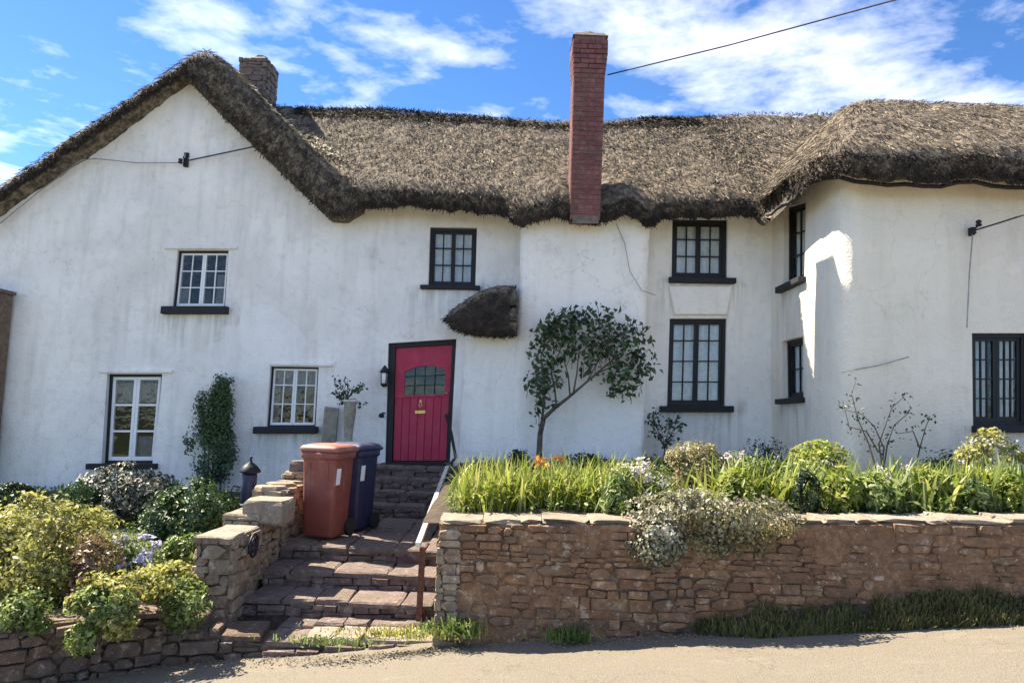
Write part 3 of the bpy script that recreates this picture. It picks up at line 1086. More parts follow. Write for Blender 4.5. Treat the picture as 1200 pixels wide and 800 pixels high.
def scale_quad(q, ds, dz):
    return q


class Win:
    """maps (u,v,depth) inside an opening to the world; u to the right, v up, depth inwards"""
    def __init__(s, path, q):
        s.path = path
        s.tl, s.tr, s.br, s.bl = [Vector(k) for k in q]
        s.w = ((s.tr - s.tl).length + (s.br - s.bl).length) / 2
        s.h = ((s.tl - s.bl).length + (s.tr - s.br).length) / 2

    def pt(s, u, v, dep):
        u_, v_ = u / s.w, v / s.h
        q = s.bl * (1 - u_) * (1 - v_) + s.br * u_ * (1 - v_) + s.tl * (1 - u_) * v_ + s.tr * u_ * v_
        c, n = s.path.at(q.x)
        return Vector((c.x - n.x * dep, c.y - n.y * dep, q.y))

    def box(s, mb, u0, u1, v0, v1, d0, d1):
        mb.hexa([s.pt(u0, v0, d0), s.pt(u1, v0, d0), s.pt(u1, v0, d1), s.pt(u0, v0, d1),
                 s.pt(u0, v1, d0), s.pt(u1, v1, d0), s.pt(u1, v1, d1), s.pt(u0, v1, d1)])


def window(path, q, label, fcol, ccol, cols=2, rows=(1, 1, 1), curtain=None, sill=None, fw=0.035, sw=0.035, bw=0.018, dep=0.09, leaves=2, ledge=None):
    W_ = Win(path, q)
    w, h = W_.w, W_.h
    mb = MB()
    W_.box(mb, 0, fw, 0, h, dep - .02, dep + .07); W_.box(mb, w - fw, w, 0, h, dep - .02, dep + .07)
    W_.box(mb, fw, w - fw, h - fw, h, dep - .018, dep + .068); W_.box(mb, fw, w - fw, 0, fw, dep - .018, dep + .068)
    win = mb.build('window', MAT[fcol], cot, label=label)
    iw = (w - 2 * fw) / leaves
    tot = sum(rows)
    for L in range(leaves):
        u0, u1 = fw + iw * L + .002, fw + iw * (L + 1) - .002
        v0, v1 = fw + .003, h - fw - .003
        mb = MB()
        W_.box(mb, u0, u0 + sw, v0, v1, dep, dep + .045); W_.box(mb, u1 - sw, u1, v0, v1, dep, dep + .045)
        W_.box(mb, u0 + sw, u1 - sw, v1 - sw, v1, dep + .002, dep + .043); W_.box(mb, u0 + sw, u1 - sw, v0, v0 + sw * 1.3, dep + .002, dep + .043)
        gu0, gu1, gv0, gv1 = u0 + sw, u1 - sw, v0 + sw * 1.3, v1 - sw
        cw = (gu1 - gu0 - bw * (cols - 1)) / cols
        for c_ in range(1, cols):
            x = gu0 + c_ * (cw + bw) - bw
            W_.box(mb, x, x + bw, gv0, gv1, dep + .004, dep + .03)
        gh = gv1 - gv0 - bw * (len(rows) - 1)
        v = gv0
        cells = []
        for ri, rr in enumerate(rows):
            ch = gh * rr / tot
            for c_ in range(cols):
                cells.append((gu0 + c_ * (cw + bw), v, cw, ch))
            v += ch
            if ri < len(rows) - 1:
                for c_ in range(cols):
                    x = gu0 + c_ * (cw + bw)
                    W_.box(mb, x, x + cw, v, v + bw, dep + .006, dep + .028)
                v += bw
        mb.build('casement', MAT[ccol], win)
        for (x, y, a, b_) in cells:
            j = random.uniform(-.002, .002)
            V = [W_.pt(x, y, dep + .018 + j), W_.pt(x + a, y, dep + .018 - j), W_.pt(x + a, y + b_, dep + .018 + j), W_.pt(x, y + b_, dep + .018 - j)]
            V += [p_ + (W_.pt(x, y, dep + .022) - W_.pt(x, y, dep + .018)) for p_ in V]
            part('pane', V, [(0, 1, 2, 3), (7, 6, 5, 4), (0, 4, 5, 1), (1, 5, 6, 2), (2, 6, 7, 3), (3, 7, 4, 0)], MAT['glass'], win)
    if curtain:
        cm, spans = curtain
        for (a, b_, lo, hi) in spans:
            mb = MB()
            n = 24
            base = len(mb.v)
            for i in range(n + 1):
                u = fw * .5 + (w - fw) * (a + (b_ - a) * i / n)
                dd = dep + .075 + .012 * math.sin(i * 1.9) + .008 * math.sin(i * 4.1 + 1)
                mb.v.append(W_.pt(u, h * lo, dd)); mb.v.append(W_.pt(u, h * hi, dd))
            for i in range(n):
                mb.f.append((2 * i, 2 * i + 2, 2 * i + 3, 2 * i + 1))
            mb.build('curtain', MAT[cm], win, True)
    if ledge:
        mb = MB()
        W_.box(mb, -ledge[0], w + ledge[1], h + .012, h + .06, -.035, .03)
        o = mb.build('lintel_ledge', MAT['gable'], win)
        bv = o.modifiers.new('bevel', 'BEVEL'); bv.width = .012; bv.segments = 2
    if sill:
        (xa, xb, th, pr) = sill      # overhangs left/right, thickness, projection
        mb = MB()
        W_.box(mb, -xa, w + xb, -th, 0.006, -pr, dep + .02)
        o = mb.build('sill', MAT['sillblk'], win)
        bv = o.modifiers.new('bevel', 'BEVEL'); bv.width = .008; bv.segments = 2
    return win


EAVE_L = P(500, 255, 11.05).z          # underside of the main eave
# --- gable and door wall
pathA = Path([(-9.6, FY), (3.2, FY)])
apex = pathA.hit(218, 92)
g0 = pathA.hit(0, 240)
g1 = pathA.hit(385, 255)
print('apex', apex, g0, g1, 'eave', EAVE_L)
xoff = -9.6
k_l = (apex[1] - g0[1]) / (apex[0] - g0[0])
k_r = (apex[1] - g1[1]) / (g1[0] - apex[0])
sE = pathA.hit(612, 400)[0]
WT = 5.25
outlineA = [(0, -.3), (sE + .3, -.3), (sE + .3, WT), (apex[0] + (apex[1] + .12 - WT) / k_r, WT), (apex[0], apex[1] + .12), (0, apex[1] + .12 - k_l * apex[0])]
q1 = quad_on(pathA, [(208, 293), (268, 293), (263, 360), (201, 360)])
q2 = quad_on(pathA, [(126, 438), (190, 438), (180, 543), (120, 543)])
q3 = quad_on(pathA, [(317, 429), (373, 430), (369, 500), (312, 500)])
q4 = quad_on(pathA, [(504, 266), (559, 267), (557, 336), (502, 335)])
qd = quad_on(pathA, [(455, 402), (535, 397), (527, 543), (451, 543)])
build_wall('gable_wall', pathA, outlineA, [q1, q2, q3, q4, qd], MAT['gable'], cot, 0.035, 0.17, 0.2, 2)
window(pathA, q1, 'white twelve-pane casement window high in the gable', 'black', 'wpaint', 2, (1, 1, 1), ('drape', [(.0, .2, 0, .35), (.75, .95, 0, .6)]), (.12, .07, .11, .10), .03, .03, .016, ledge=(.2, .14))
window(pathA, q2, 'white six-pane casement window low in the gable wall', 'black', 'wpaint', 1, (1, 1, 1), ('drape', [(0, .5, .68, .9), (.5, 1, .68, .9), (.55, .98, .04, .3)]), (.20, .09, .08, .12), .04, .045, .03, ledge=(.12, .16))
window(pathA, q3, 'white twelve-pane casement window left of the door', 'black', 'wpaint', 2, (1.15, 1.15, .9), ('drape', [(0, 1, .68, .95), (0.0, .16, 0, .7)]), (.16, .05, .10, .13), .025, .03, .016, ledge=(.02, .22))
window(pathA, q4, 'black twelve-pane window under the eaves above the door', 'black', 'black', 2, (1, 1, .9), ('net', [(0, 1, 0.0, 1.0)]), (.12, .08, .06, .09), .05, .03, .02)

# door -------------------------------------------------------------------
D = Win(pathA, qd)
w, h = D.w, D.h
mb = MB()
fw = .10
D.box(mb, 0, fw, 0, h, .06, .2); D.box(mb, w - .06, w, 0, h, .06, .2); D.box(mb, fw, w - .06, h - .075, h, .062, .198)
D.box(mb, fw, w - .06, 0, .03, .02, .22)
mb.build('door_frame', MAT['black'], cot)
lu0, lu1, lv0, lv1 = fw + .006, w - .066, .035, h - .08
lw_, lh_ = lu1 - lu0, lv1 - lv0
gu0, gu1, gv0, gv1 = lu0 + lw_ * .17, lu1 - lw_ * .10, lv0 + lh_ * .565, lv0 + lh_ * .83
mb = MB()
D.box(mb, lu0, gu0, gv0, lv1, .105, .15); D.box(mb, gu1, lu1, gv0, lv1, .105, .15)
D.box(mb, gu0, gu1, gv1, lv1, .105, .15)
D.box(mb, lu0, lu1, lv0, gv0, .125, .15)
door = mb.build('door', MAT['door'], cot, label='crimson boarded door with a small barred window in its upper half')
nb_ = 7
for i in range(nb_):
    a = lu0 + lw_ * i / nb_ + .003; b_ = lu0 + lw_ * (i + 1) / nb_ - .003
    mb = MB(); D.box(mb, a, b_, lv0 + .002, gv0 - .02, .104 + random.uniform(0, .003), .126)
    o = mb.build('board', MAT['door'], door)
    bv = o.modifiers.new('bevel', 'BEVEL'); bv.width = .004; bv.segments = 1
mb = MB(); D.box(mb, lu0 + .002, lu1 - .002, gv0 - .018, gv0 + .02, .097, .124)
mb.build('rail', MAT['door'], door)
# arched head over the door light and its bars
mb = MB()
n = 12
for i in range(n):
    ua, ub = gu0 + (gu1 - gu0) * i / n, gu0 + (gu1 - gu0) * (i + 1) / n
    za = gv1 - .085 * (2 * abs((i + .0) / n - .5)) ** 2; zb_ = gv1 - .085 * (2 * abs((i + 1.) / n - .5)) ** 2
    mb.hexa([D.pt(ua, za, .1), D.pt(ub, zb_, .1), D.pt(ub, zb_, .148), D.pt(ua, za, .148), D.pt(ua, gv1 + .004, .1), D.pt(ub, gv1 + .004, .1), D.pt(ub, gv1 + .004, .148), D.pt(ua, gv1 + .004, .148)])
mb.build('arched_head', MAT['door'], door)
mb = MB()
for i in range(1, 4):
    u = gu0 + (gu1 - gu0) * i / 4
    D.box(mb, u - .007, u + .007, gv0 + .02, gv1 - .01, .108, .125)
for i in range(1, 3):
    v = gv0 + .02 + (gv1 - gv0 - .03) * i / 3
    D.box(mb, gu0, gu1, v - .007, v + .007, .109, .124)
mb.build('glazing_bars', MAT['iron'], door)
mb = MB(); D.box(mb, gu0, gu1, gv0 + .01, gv1, .130, .134)
mb.build('pane', MAT['glass'], door)
ku = (lu0 + lu1) / 2 - .02
kv = gv0 - .14
mb = MB(); mb.tube([D.pt(ku, kv + .05, .09), D.pt(ku - .022, kv + .02, .085), D.pt(ku - .014, kv - .03, .083), D.pt(ku, kv - .05, .08), D.pt(ku + .014, kv - .03, .083), D.pt(ku + .022, kv + .02, .085), D.pt(ku, kv + .05, .09)], .006, 6)
D.box(mb, ku - .015, ku + .015, kv + .04, kv + .075, .085, .11)
mb.build('knocker', MAT['brass'], door)
mb = MB(); D.box(mb, ku - .08, ku + .08, kv - .13, kv - .085, .095, .108); D.box(mb, ku - .06, ku + .06, kv - .118, kv - .097, .088, .096)
mb.build('letter_plate', MAT['brass'], door)
mb = MB(); c_ = D.pt(lu1 - .045, gv0 + .03, .09); mb.lathe([(.004, -.02), (.02, -.014), (.024, 0), (.02, .014), (.004, .02)], c_, 10)
mb.build('door_knob', MAT['brass'], door, True)
mb = MB(); D.box(mb, -.05, w + .05, -.06, .012, -.05, .24)
mb.build('threshold', MAT['sillblk'], cot)

# --- chimney breast (projects), with the lower thickening left of it
bx0 = P(609, 300, BY).x; bx1 = P(760, 300, BY).x
pathB = Path([(bx0, FY + .1), (bx0 - .0, BY + .06), (bx0 + .06, BY), (bx1 - .05, BY), (bx1, BY + .05), (bx1, FY + .1)])
build_wall('chimney_breast', pathB, [(0, .6), (pathB.L, .6), (pathB.L, 5.0), (0, 5.0)], [], MAT['white'], cot, 0.03, 0.15, .1, 5)
lx0 = P(541, 450, BY + .2).x; lzt = P(575, 385, BY + .2).z
pathO = Path([(lx0 - .03, FY + .05), (lx0, BY + .27), (lx0 + .07, BY + .2), (bx0 + .1, BY + .06)])
build_wall('oven_wall', pathO, [(0, .5), (pathO.L, .5), (pathO.L, lzt + .1), (0, lzt + .1)], [], MAT['white'], cot, 0.02, 0.13, .1, 6)

# --- wall with the two dark windows
pathC = Path([(bx1 - .3, FY), (4.3, FY)])
q5 = quad_on(pathC, [(788, 256), (853, 257), (852, 327), (787, 326)])
q6 = quad_on(pathC, [(785, 373), (852, 373), (850, 476), (782, 476)])
build_wall('wall', pathC, [(0, .6), (pathC.L, .6), (pathC.L, 5.3), (0, 5.3)], [q5, q6], MAT['white'], cot, 0.025, 0.16, .18, 8)
window(pathC, q5, 'black twelve-pane window under the eaves right of the chimney', 'black', 'black', 2, (1, 1, .8), ('net', [(0, 1, 0, 1)]), (.05, .12, .08, .10), .06, .035, .02)
window(pathC, q6, 'tall black sixteen-pane window below, right of the wall tree', 'black', 'black', 2, (.9, 1, 1, .8), ('net', [(0, 1, 0, 1)]), (.12, .10, .09, .12), .05, .035, .02)
# raised plaster panel between the two
a = pathC.hit(783, 335)
b_ = pathC.hit(858, 335)
c_ = pathC.hit(851, 369)
d_ = pathC.hit(790, 369)
mb = MB(); Wp = Win(pathC, [a, b_, c_, d_]); Wp.box(mb, 0, Wp.w, 0, Wp.h, -.045, .05)
o = mb.build('plaster_panel', MAT['white'], cot); bv = o.modifiers.new('bevel', 'BEVEL'); bv.width = .02; bv.segments = 2

# --- right wing
ic = P(905, 400, FY)
oc = P(985, 400, 9.15)
print('wing inner', ic, 'outer', oc)
WX = oc.x
pathD = Path([(ic.x, FY + .05), (WX - .03, 9.75), (WX - .01, 9.36), (WX + .04, 9.2), (WX + .17, 9.11), (8.4, 9.22)])
q7 = quad_on(pathD, [(919, 243), (943, 236), (942, 325), (919, 336)])
q8 = quad_on(pathD, [(917, 400), (942, 394), (942, 466), (918, 468)])
q9 = quad_on(pathD, [(1140, 390), (1206, 390), (1206, 499), (1141, 499)])
build_wall('wing_wall', pathD, [(0, .6), (pathD.L, .6), (pathD.L, 5.25), (0, 5.25)], [q7, q8, q9], MAT['cream'], cot, 0.025, 0.14, .2, 12)
window(pathD, q7, 'black window high on the side wall of the wing', 'black', 'black', 2, (1, 1, 1), ('net', [(0, 1, 0, 1)]), (.12, .06, .08, .10), .05, .035, .02, leaves=1)
window(pathD, q8, 'small black window low on the side wall of the wing', 'black', 'black', 2, (1, 1), ('net', [(0, 1, 0, 1)]), (.12, .05, .07, .09), .05, .035, .02, leaves=1)
window(pathD, q9, 'black leaded window low on the front of the wing', 'black', 'black', 3, (1, 1, 1, 1), ('net', [(.08, .40, .1, .95), (.58, .92, .1, .95)]), (.02, .02, .08, .06), .05, .04, .016)

mb = MB(); mb.box(-9.75, -9.602, FY - .03, 16.14, -.4, 4.2)
mb.build('end_wall', MAT['white'], cot)
mb = MB(); mb.box(8.402, 8.5, 9.2, 16.14, .2, 5.1)
mb.build('end_wall', MAT['white'], cot)
# closing walls (back and sides, inner floor) so the rooms stay dark
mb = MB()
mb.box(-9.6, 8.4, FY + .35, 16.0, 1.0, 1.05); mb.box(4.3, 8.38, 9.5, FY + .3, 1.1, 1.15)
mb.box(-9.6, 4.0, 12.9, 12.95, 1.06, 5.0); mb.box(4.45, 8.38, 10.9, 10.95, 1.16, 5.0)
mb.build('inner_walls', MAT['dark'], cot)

# ------------------------------------------------------------------ thatch
xw = apex[0] + xoff            # apex of the gable wall
xa = xw + .36                  # ridge of the thatch, a little to the right
VY = 11.02            # verge / eave line
za = apex[1] + .08 + .30 * k_l
RY, RZ = 13.45, 7.42


def smax(a, b_, k):
    h_ = np.clip(.5 + .5 * (a - b_) / k, 0, 1)
    return b_ + (a - b_) * h_ + k * h_ * (1 - h_)


def smin(a, b_, k):
    return -smax(-a, -b_, k)


E_T = EAVE_L + .27
WE = P(1060, 203, 8.72).z
WXR = 8.9
WXL = WX - .38
print('wing eave', WE, 'E_T', E_T, 'WXL', WXL, 'xa', xa, 'za', za, 'kl', k_l, 'kr', k_r)


def roof_z(x, y):
    x = np.asarray(x, float); y = np.asarray(y, float)
    et = E_T + .2 * np.clip((x + 3) / 7, 0, 1)
    rz = RZ - .10 * np.clip((x + 4) / 8, -1, 1) + .36 * np.clip((x - 1.2) / 3.2, 0, 1) + .05 * vnoise(x * .6, 0, 0, 21)
    k = (rz - et) / (RY - VY)
    main = rz - k * (np.sqrt((y - RY) ** 2 + .12 ** 2) - .12) + .05 * vnoise(x * .8, y * .5, 0, 31)
    main = main - 3.5 * np.maximum(0, xa + .2 - x)
    main = main - 2.2 * np.maximum(0, x - (WXL + 3.0))
    dxl = xa - x
    gab = za + .32 * np.clip((y - VY) / 2.0, 0, 1) * np.exp(-(dxl / .8) ** 2) - np.where(dxl > 0, k_l, k_r) * (np.sqrt(dxl ** 2 + .15 ** 2) - .15)
    yf = 8.68 + .0 * x
    wz = smin(WE + .30 + .88 * (y - yf), WE + .30 + 1.30 * (x - WXL), .5)
    wz = smin(wz, WE + .30 + 1.0 * (WXR - x), .55)
    cap = 6.66 + .0 * x
    wz = smin(wz, cap + .04 * vnoise(x, y, 0, 33), .45)
    main = main + np.clip((11.6 - y) / .5, 0, 1) * (.16 * np.exp(-((x - 1.62) / .22) ** 2) + .12 * np.exp(-((x - .55) / .25) ** 2))
    z = smax(main, gab, .10)
    return smax(z, wz, .22)


bxl, bxr = P(597, 255, 10.8).x, P(770, 255, 10.8).x
bnd = [(-10.2, 11.26), (xa, 11.24), (bxl - .12, VY), (bxl + .1, 10.78), (bxr - .1, 10.78), (bxr + .15, VY), (WXL - .25, VY - .0), (WXL - .06, VY - .12), (WXL, VY - .45), (WXL - .02, 9.3), (WXL + .06, 8.95), (WXL + .3, 8.72), (WXL + .7, 8.66), (WXR, 8.8)]
bk = [(-10.2, 16.2), (xa, 16.2), (bxl - .12, 16.2), (bxl + .1, 16.2), (bxr - .1, 16.2), (bxr + .15, 16.2), (2.2, 16.2), (2.5, 16.2), (2.8, 16.2), (3.9, 16.2), (4.3, 16.2), (4.7, 16.2), (5.2, 16.2), (WXR, 16.2)]
F_, B_ = [], []
DS = .036
for (a, b_, c_, d_) in zip(bnd[:-1], bnd[1:], bk[:-1], bk[1:]):
    L = max(math.dist(a, b_), math.dist(c_, d_))
    n = max(2, int(L / DS))
    for i in range(n):
        t_ = i / n
        F_.append((a[0] + (b_[0] - a[0]) * t_, a[1] + (b_[1] - a[1]) * t_))
        B_.append((c_[0] + (d_[0] - c_[0]) * t_, c_[1] + (d_[1] - c_[1]) * t_))
F_, B_ = np.array(F_), np.array(B_)
# soften the boundary corners
for _ in range(6):
    F_[1:-1] = (F_[:-2] + 2 * F_[1:-1] + F_[2:]) / 4
nS = len(F_)
tv = np.concatenate([np.linspace(0, .10, 14)[:-1], np.linspace(.10, .55, 62)[:-1], np.linspace(.55, 1, 14)])


def edge_drop(d):
    R_ = .13
    q = np.clip(1 - d / R_, 0, 1)
    return .09 * (1 - np.sqrt(1 - q ** 2 * .98))


rowsV = []
for t_ in tv:
    xy = F_ + (B_ - F_) * t_
    d_ = np.linalg.norm(xy - F_, axis=1)
    d_ = np.minimum(d_, 9)
    z = roof_z(xy[:, 0], xy[:, 1]) - edge_drop(d_)
    x_, y_ = xy[:, 0], xy[:, 1]
    nz = .030 * vnoise(x_ * 2.4, y_ * 2.4, z * 2.4, 41) + .030 * vnoise(x_ * 6, y_ * 6, z * 6, 42) + .036 * vnoise(x_ * 13, y_ * 13, z * 13, 43)
    rowsV.append(np.column_stack([x_, y_, z + nz]))
topz = rowsV[0][:, 2]
# underside rows: front edge bottom, then running back inside
wall_line = apex[1] - np.where(F_[:, 0] < xw, k_l * (xw - F_[:, 0]), k_r * (F_[:, 0] - xw)) - .02
gt = np.clip(topz - wall_line, .20, .95)
gt = np.minimum(gt, np.maximum(.24, topz - (EAVE_L - .03)))
gw = np.clip((xa + (za - E_T) / k_r + .10 - F_[:, 0]) / .25, 0, 1)
thick = .27 * (1 - gw) + gt * gw + .05 * np.clip((F_[:, 0] - WXL) / .4, 0, 1) + .02 * vnoise(F_[:, 0] * 1.3, 0, 0, 44)
out_n = F_ - B_
out_n = out_n / np.linalg.norm(out_n, axis=1)[:, None]
und = []
for fz, ins in ((.35, -.03), (.7, -.012), (1.0, .03)):
    xy = F_ - out_n * ins
    nz = .018 * vnoise(F_[:, 0] * 9, F_[:, 1] * 9, fz * 7, 45)
    und.append(np.column_stack([xy[:, 0], xy[:, 1] - nz, topz - thick * fz]))
for d in (.5, 1.2, 3.2):
    xy = F_ - out_n * d
    und.append(np.column_stack([xy[:, 0], xy[:, 1], np.minimum(roof_z(xy[:, 0], xy[:, 1]) - .42, topz - thick + np.where(gw > 0, .02, d * 1.0))]))
rows_all = und[::-1] + rowsV
V = np.concatenate(rows_all)
nr = len(rows_all)
idx = np.arange(nr * nS).reshape(nr, nS)
Fq = np.stack([idx[:-1, :-1], idx[:-1, 1:], idx[1:, 1:], idx[1:, :-1]], -1).reshape(-1, 4)
roof = npart('thatched_roof', V, Fq, MAT['thatch'], cot, True)


def blades(pos, dirs, ups, length, width, name, mat, parent, kind='stuff', curve=None):
    """thin tapered quads from pos along dirs"""
    n = len(pos)
    side = np.cross(dirs, ups)
    side /= np.linalg.norm(side, axis=1)[:, None] + 1e-9
    L, Wd = length[:, None], width[:, None]
    a = pos - side * Wd / 2; b_ = pos + side * Wd / 2
    tip = pos + dirs * L
    c_ = tip + side * Wd * .3; d_ = tip - side * Wd * .3
    V = np.stack([a, b_, c_, d_], 1).reshape(-1, 3)
    Fq = np.arange(4 * n).reshape(n, 4)
    return npart(name, V, Fq, mat, parent, False, kind=kind)


def straw_points(n, t0, t1, xlim=None, rg=rng):
    i = rg.uniform(0, nS - 1.001, n)
    t_ = rg.uniform(t0, t1, n)
    i0 = i.astype(int); f = (i - i0)[:, None]
    A = F_[i0] * (1 - f) + F_[i0 + 1] * f
    Bq = B_[i0] * (1 - f) + B_[i0 + 1] * f
    xy = A + (Bq - A) * t_[:, None]
    dd = np.minimum(np.linalg.norm(xy - A, axis=1), 9)
    e = .03
    z = roof_z(xy[:, 0], xy[:, 1]) - edge_drop(dd)
    gx = (roof_z(xy[:, 0] + e, xy[:, 1]) - roof_z(xy[:, 0] - e, xy[:, 1])) / (2 * e)
    gy = (roof_z(xy[:, 0], xy[:, 1] + e) - roof_z(xy[:, 0], xy[:, 1] - e)) / (2 * e)
    nr_ = np.column_stack([-gx, -gy, np.ones(n)]); nr_ /= np.linalg.norm(nr_, axis=1)[:, None]
    g2 = gx ** 2 + gy ** 2
    dn = np.column_stack([-gx, -gy, -g2]); dn /= np.linalg.norm(dn, axis=1)[:, None] + 1e-9
    return np.column_stack([xy, z]), nr_, dn


def straw(n, t0, t1, name, mat, lift=(.0, .45), L=(.06, .16), Wd=(.006, .016), keep=None, spread=.5):
    p, nr_, dn = straw_points(n, t0, t1)
    if keep is not None:
        m_ = keep(p)
        p, nr_, dn = p[m_], nr_[m_], dn[m_]
    n = len(p)
    sd_ = np.cross(nr_, dn)
    d = dn + sd_ * rng.normal(0, spread, n)[:, None] + nr_ * rng.uniform(*lift, n)[:, None]
    d /= np.linalg.norm(d, axis=1)[:, None]
    p = p + nr_ * rng.uniform(.0, .035, n)[:, None]
    blades(p, d, nr_ + rng.normal(0, .5, (n, 3)), rng.uniform(*L, n), rng.uniform(*Wd, n), name, mat, roof)


straw(78000, 0.0, .55, 'loose_straw', MAT['straw'], spread=.34, L=(.05, .14), Wd=(.005, .012), lift=(0, .36))
vx = lambda p: np.abs((p[:, 0] - (xa + (za - 7.1) / k_r + .25)) - (7.1 - p[:, 2]) * 1.0) 


def valley(p):
    q = p
    # just right of the junction of gable and main slopes, upper half
    g = za - k_r * (q[:, 0] - xa)
    m_ = roof_z(q[:, 0], q[:, 1])
    d_ = q[:, 2] - g
    return (d_ > .06) & (d_ < .55) & (q[:, 2] > 5.75) & (q[:, 2] < 7.0) & (q[:, 0] < -1.5) & (q[:, 0] > xa) & (rng.random(len(q)) < np.clip((q[:, 2] - 5.5) / 1.2, 0, 1)) & (vnoise(q[:, 0] * 6, q[:, 1] * 6, q[:, 2] * 6, 3) > -.25)


straw(90000, 0.02, .5, 'pale_straw', MAT['paleStraw'], keep=valley, L=(.07, .16), Wd=(.012, .026))
bt = roof_z(B_[:, 0], B_[:, 1]) - .1
Vb = np.concatenate([np.column_stack([B_[:, 0], B_[:, 1] - .05, np.full(nS, -.3)]), np.column_stack([B_[:, 0], B_[:, 1] - .05, bt])])
ib = np.arange(nS - 1)
npart('back_wall', Vb, np.stack([ib, ib + 1, ib + nS + 1, ib + nS], 1), MAT['white'], cot)
# frayed straw ends along the eaves and verges, dark colour painting in their shade
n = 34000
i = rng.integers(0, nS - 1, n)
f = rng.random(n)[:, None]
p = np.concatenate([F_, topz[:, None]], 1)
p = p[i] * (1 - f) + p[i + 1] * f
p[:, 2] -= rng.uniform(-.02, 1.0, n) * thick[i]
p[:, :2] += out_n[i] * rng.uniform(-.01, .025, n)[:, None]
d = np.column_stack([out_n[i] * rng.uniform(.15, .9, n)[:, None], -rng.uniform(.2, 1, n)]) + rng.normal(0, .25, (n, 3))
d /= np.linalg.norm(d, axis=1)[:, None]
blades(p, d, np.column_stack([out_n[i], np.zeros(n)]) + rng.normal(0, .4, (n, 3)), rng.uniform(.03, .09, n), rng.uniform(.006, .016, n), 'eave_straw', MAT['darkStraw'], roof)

# ridge strip of darker, older straw
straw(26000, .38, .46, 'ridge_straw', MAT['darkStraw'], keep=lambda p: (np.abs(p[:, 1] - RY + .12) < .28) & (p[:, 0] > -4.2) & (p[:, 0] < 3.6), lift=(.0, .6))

straw(40000, .35, .80, 'ridge_straw', MAT['straw'], keep=lambda p: (p[:, 0] > 2.2) & (p[:, 0] < 6.5) & (p[:, 1] < 13.9) & (p[:, 1] > 11.5), spread=.34, L=(.05, .14), Wd=(.005, .013), lift=(0, .4))
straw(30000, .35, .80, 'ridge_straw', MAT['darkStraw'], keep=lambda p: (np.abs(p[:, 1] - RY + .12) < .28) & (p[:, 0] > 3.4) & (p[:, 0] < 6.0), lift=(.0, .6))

# drip board under the wing eave
mb = MB()
pp = [(F_[k][0] - out_n[k][0] * .10, F_[k][1] - out_n[k][1] * .10, topz[k] - thick[k] - .02) for k in range(nS) if F_[k][0] > WXL - .05 and F_[k][1] < 10.6]
pp = pp[::6]
mb.tube(pp, .028, 5)
mb.build('eave_pole', MAT['black'], cot)

# thatched hood beside the door ------------------------------------------
ol = [(520, 373), (532, 361), (547, 351), (562, 341), (580, 335), (606, 333), (607, 352), (607, 372), (607, 393), (590, 394), (570, 394), (553, 391), (539, 388), (528, 382)]
mb = MB()
cpx, cpy = 582, 368
layers = [(11.48, 1.0), (10.95, 1.02), (10.82, 1.0), (10.74, .92), (10.69, .7), (10.67, .3)]
for (Y, sc) in layers:
    for (x, y) in ol:
        q = P(cpx + (x - cpx) * (sc if x < 600 else 1.0), cpy + (y - cpy) * sc, Y)
        mb.v.append(q)
n = len(ol)
for L in range(len(layers) - 1):
    for i in range(n):
        j = (i + 1) % n
        mb.f.append((L * n + i, (L + 1) * n + i, (L + 1) * n + j, L * n + j))
mb.f.append(tuple((len(layers) - 1) * n + i for i in range(n)))
hood = mb.build('thatched_hood', MAT['thatch'], cot, True)
sb = hood.modifiers.new('subd', 'SUBSURF'); sb.levels = sb.render_levels = 1
n = 5000
P_, D_, U_ = [], [], []
for _ in range(n):
    k = random.randrange(len(ol)); f = random.random()
    x = ol[k][0] * (1 - f) + ol[(k + 1) % len(ol)][0] * f; y = ol[k][1] * (1 - f) + ol[(k + 1) % len(ol)][1] * f
    sc = random.uniform(.0, .96) ** .5
    Y = np.interp(sc, [.3, .62, .84, .97], [10.66, 10.68, 10.75, 10.88])
    P_.append(P(cpx + (x - cpx) * sc, cpy + (y - cpy) * sc, Y - .01)[:])
    D_.append((-.75 + random.gauss(0, .3), -.25 + random.gauss(0, .25), -.65 + random.gauss(0, .3))); U_.append((random.gauss(0, .4), -1, .2))
P_, D_, U_ = np.array(P_), np.array(D_), np.array(U_)
D_ /= np.linalg.norm(D_, axis=1)[:, None]
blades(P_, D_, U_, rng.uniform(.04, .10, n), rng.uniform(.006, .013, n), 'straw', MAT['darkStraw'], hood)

# ------------------------------------------------------------------ chimneys
def brick_mesh(w, mat):
    r = .008
    mb = MB()
    for y, ins in ((0, 0), (-.93, 0), (-1, .04)):
        for x, z in ((-.5, -.5), (.5, -.5), (.5, .5), (-.5, .5)):
            mb.v.append(Vector((x * (1 - ins), y, z * (1 - ins * 2))))
    for L in (0, 1):
        for i in range(4):
            j = (i + 1) % 4
            mb.f.append((L * 4 + i, L * 4 + j, L * 4 + 4 + j, L * 4 + 4 + i))
    mb.f.append((8, 9, 10, 11)); mb.f.append((3, 2, 1, 0))
    return new_mesh('brick', mb.v, mb.f, mat)


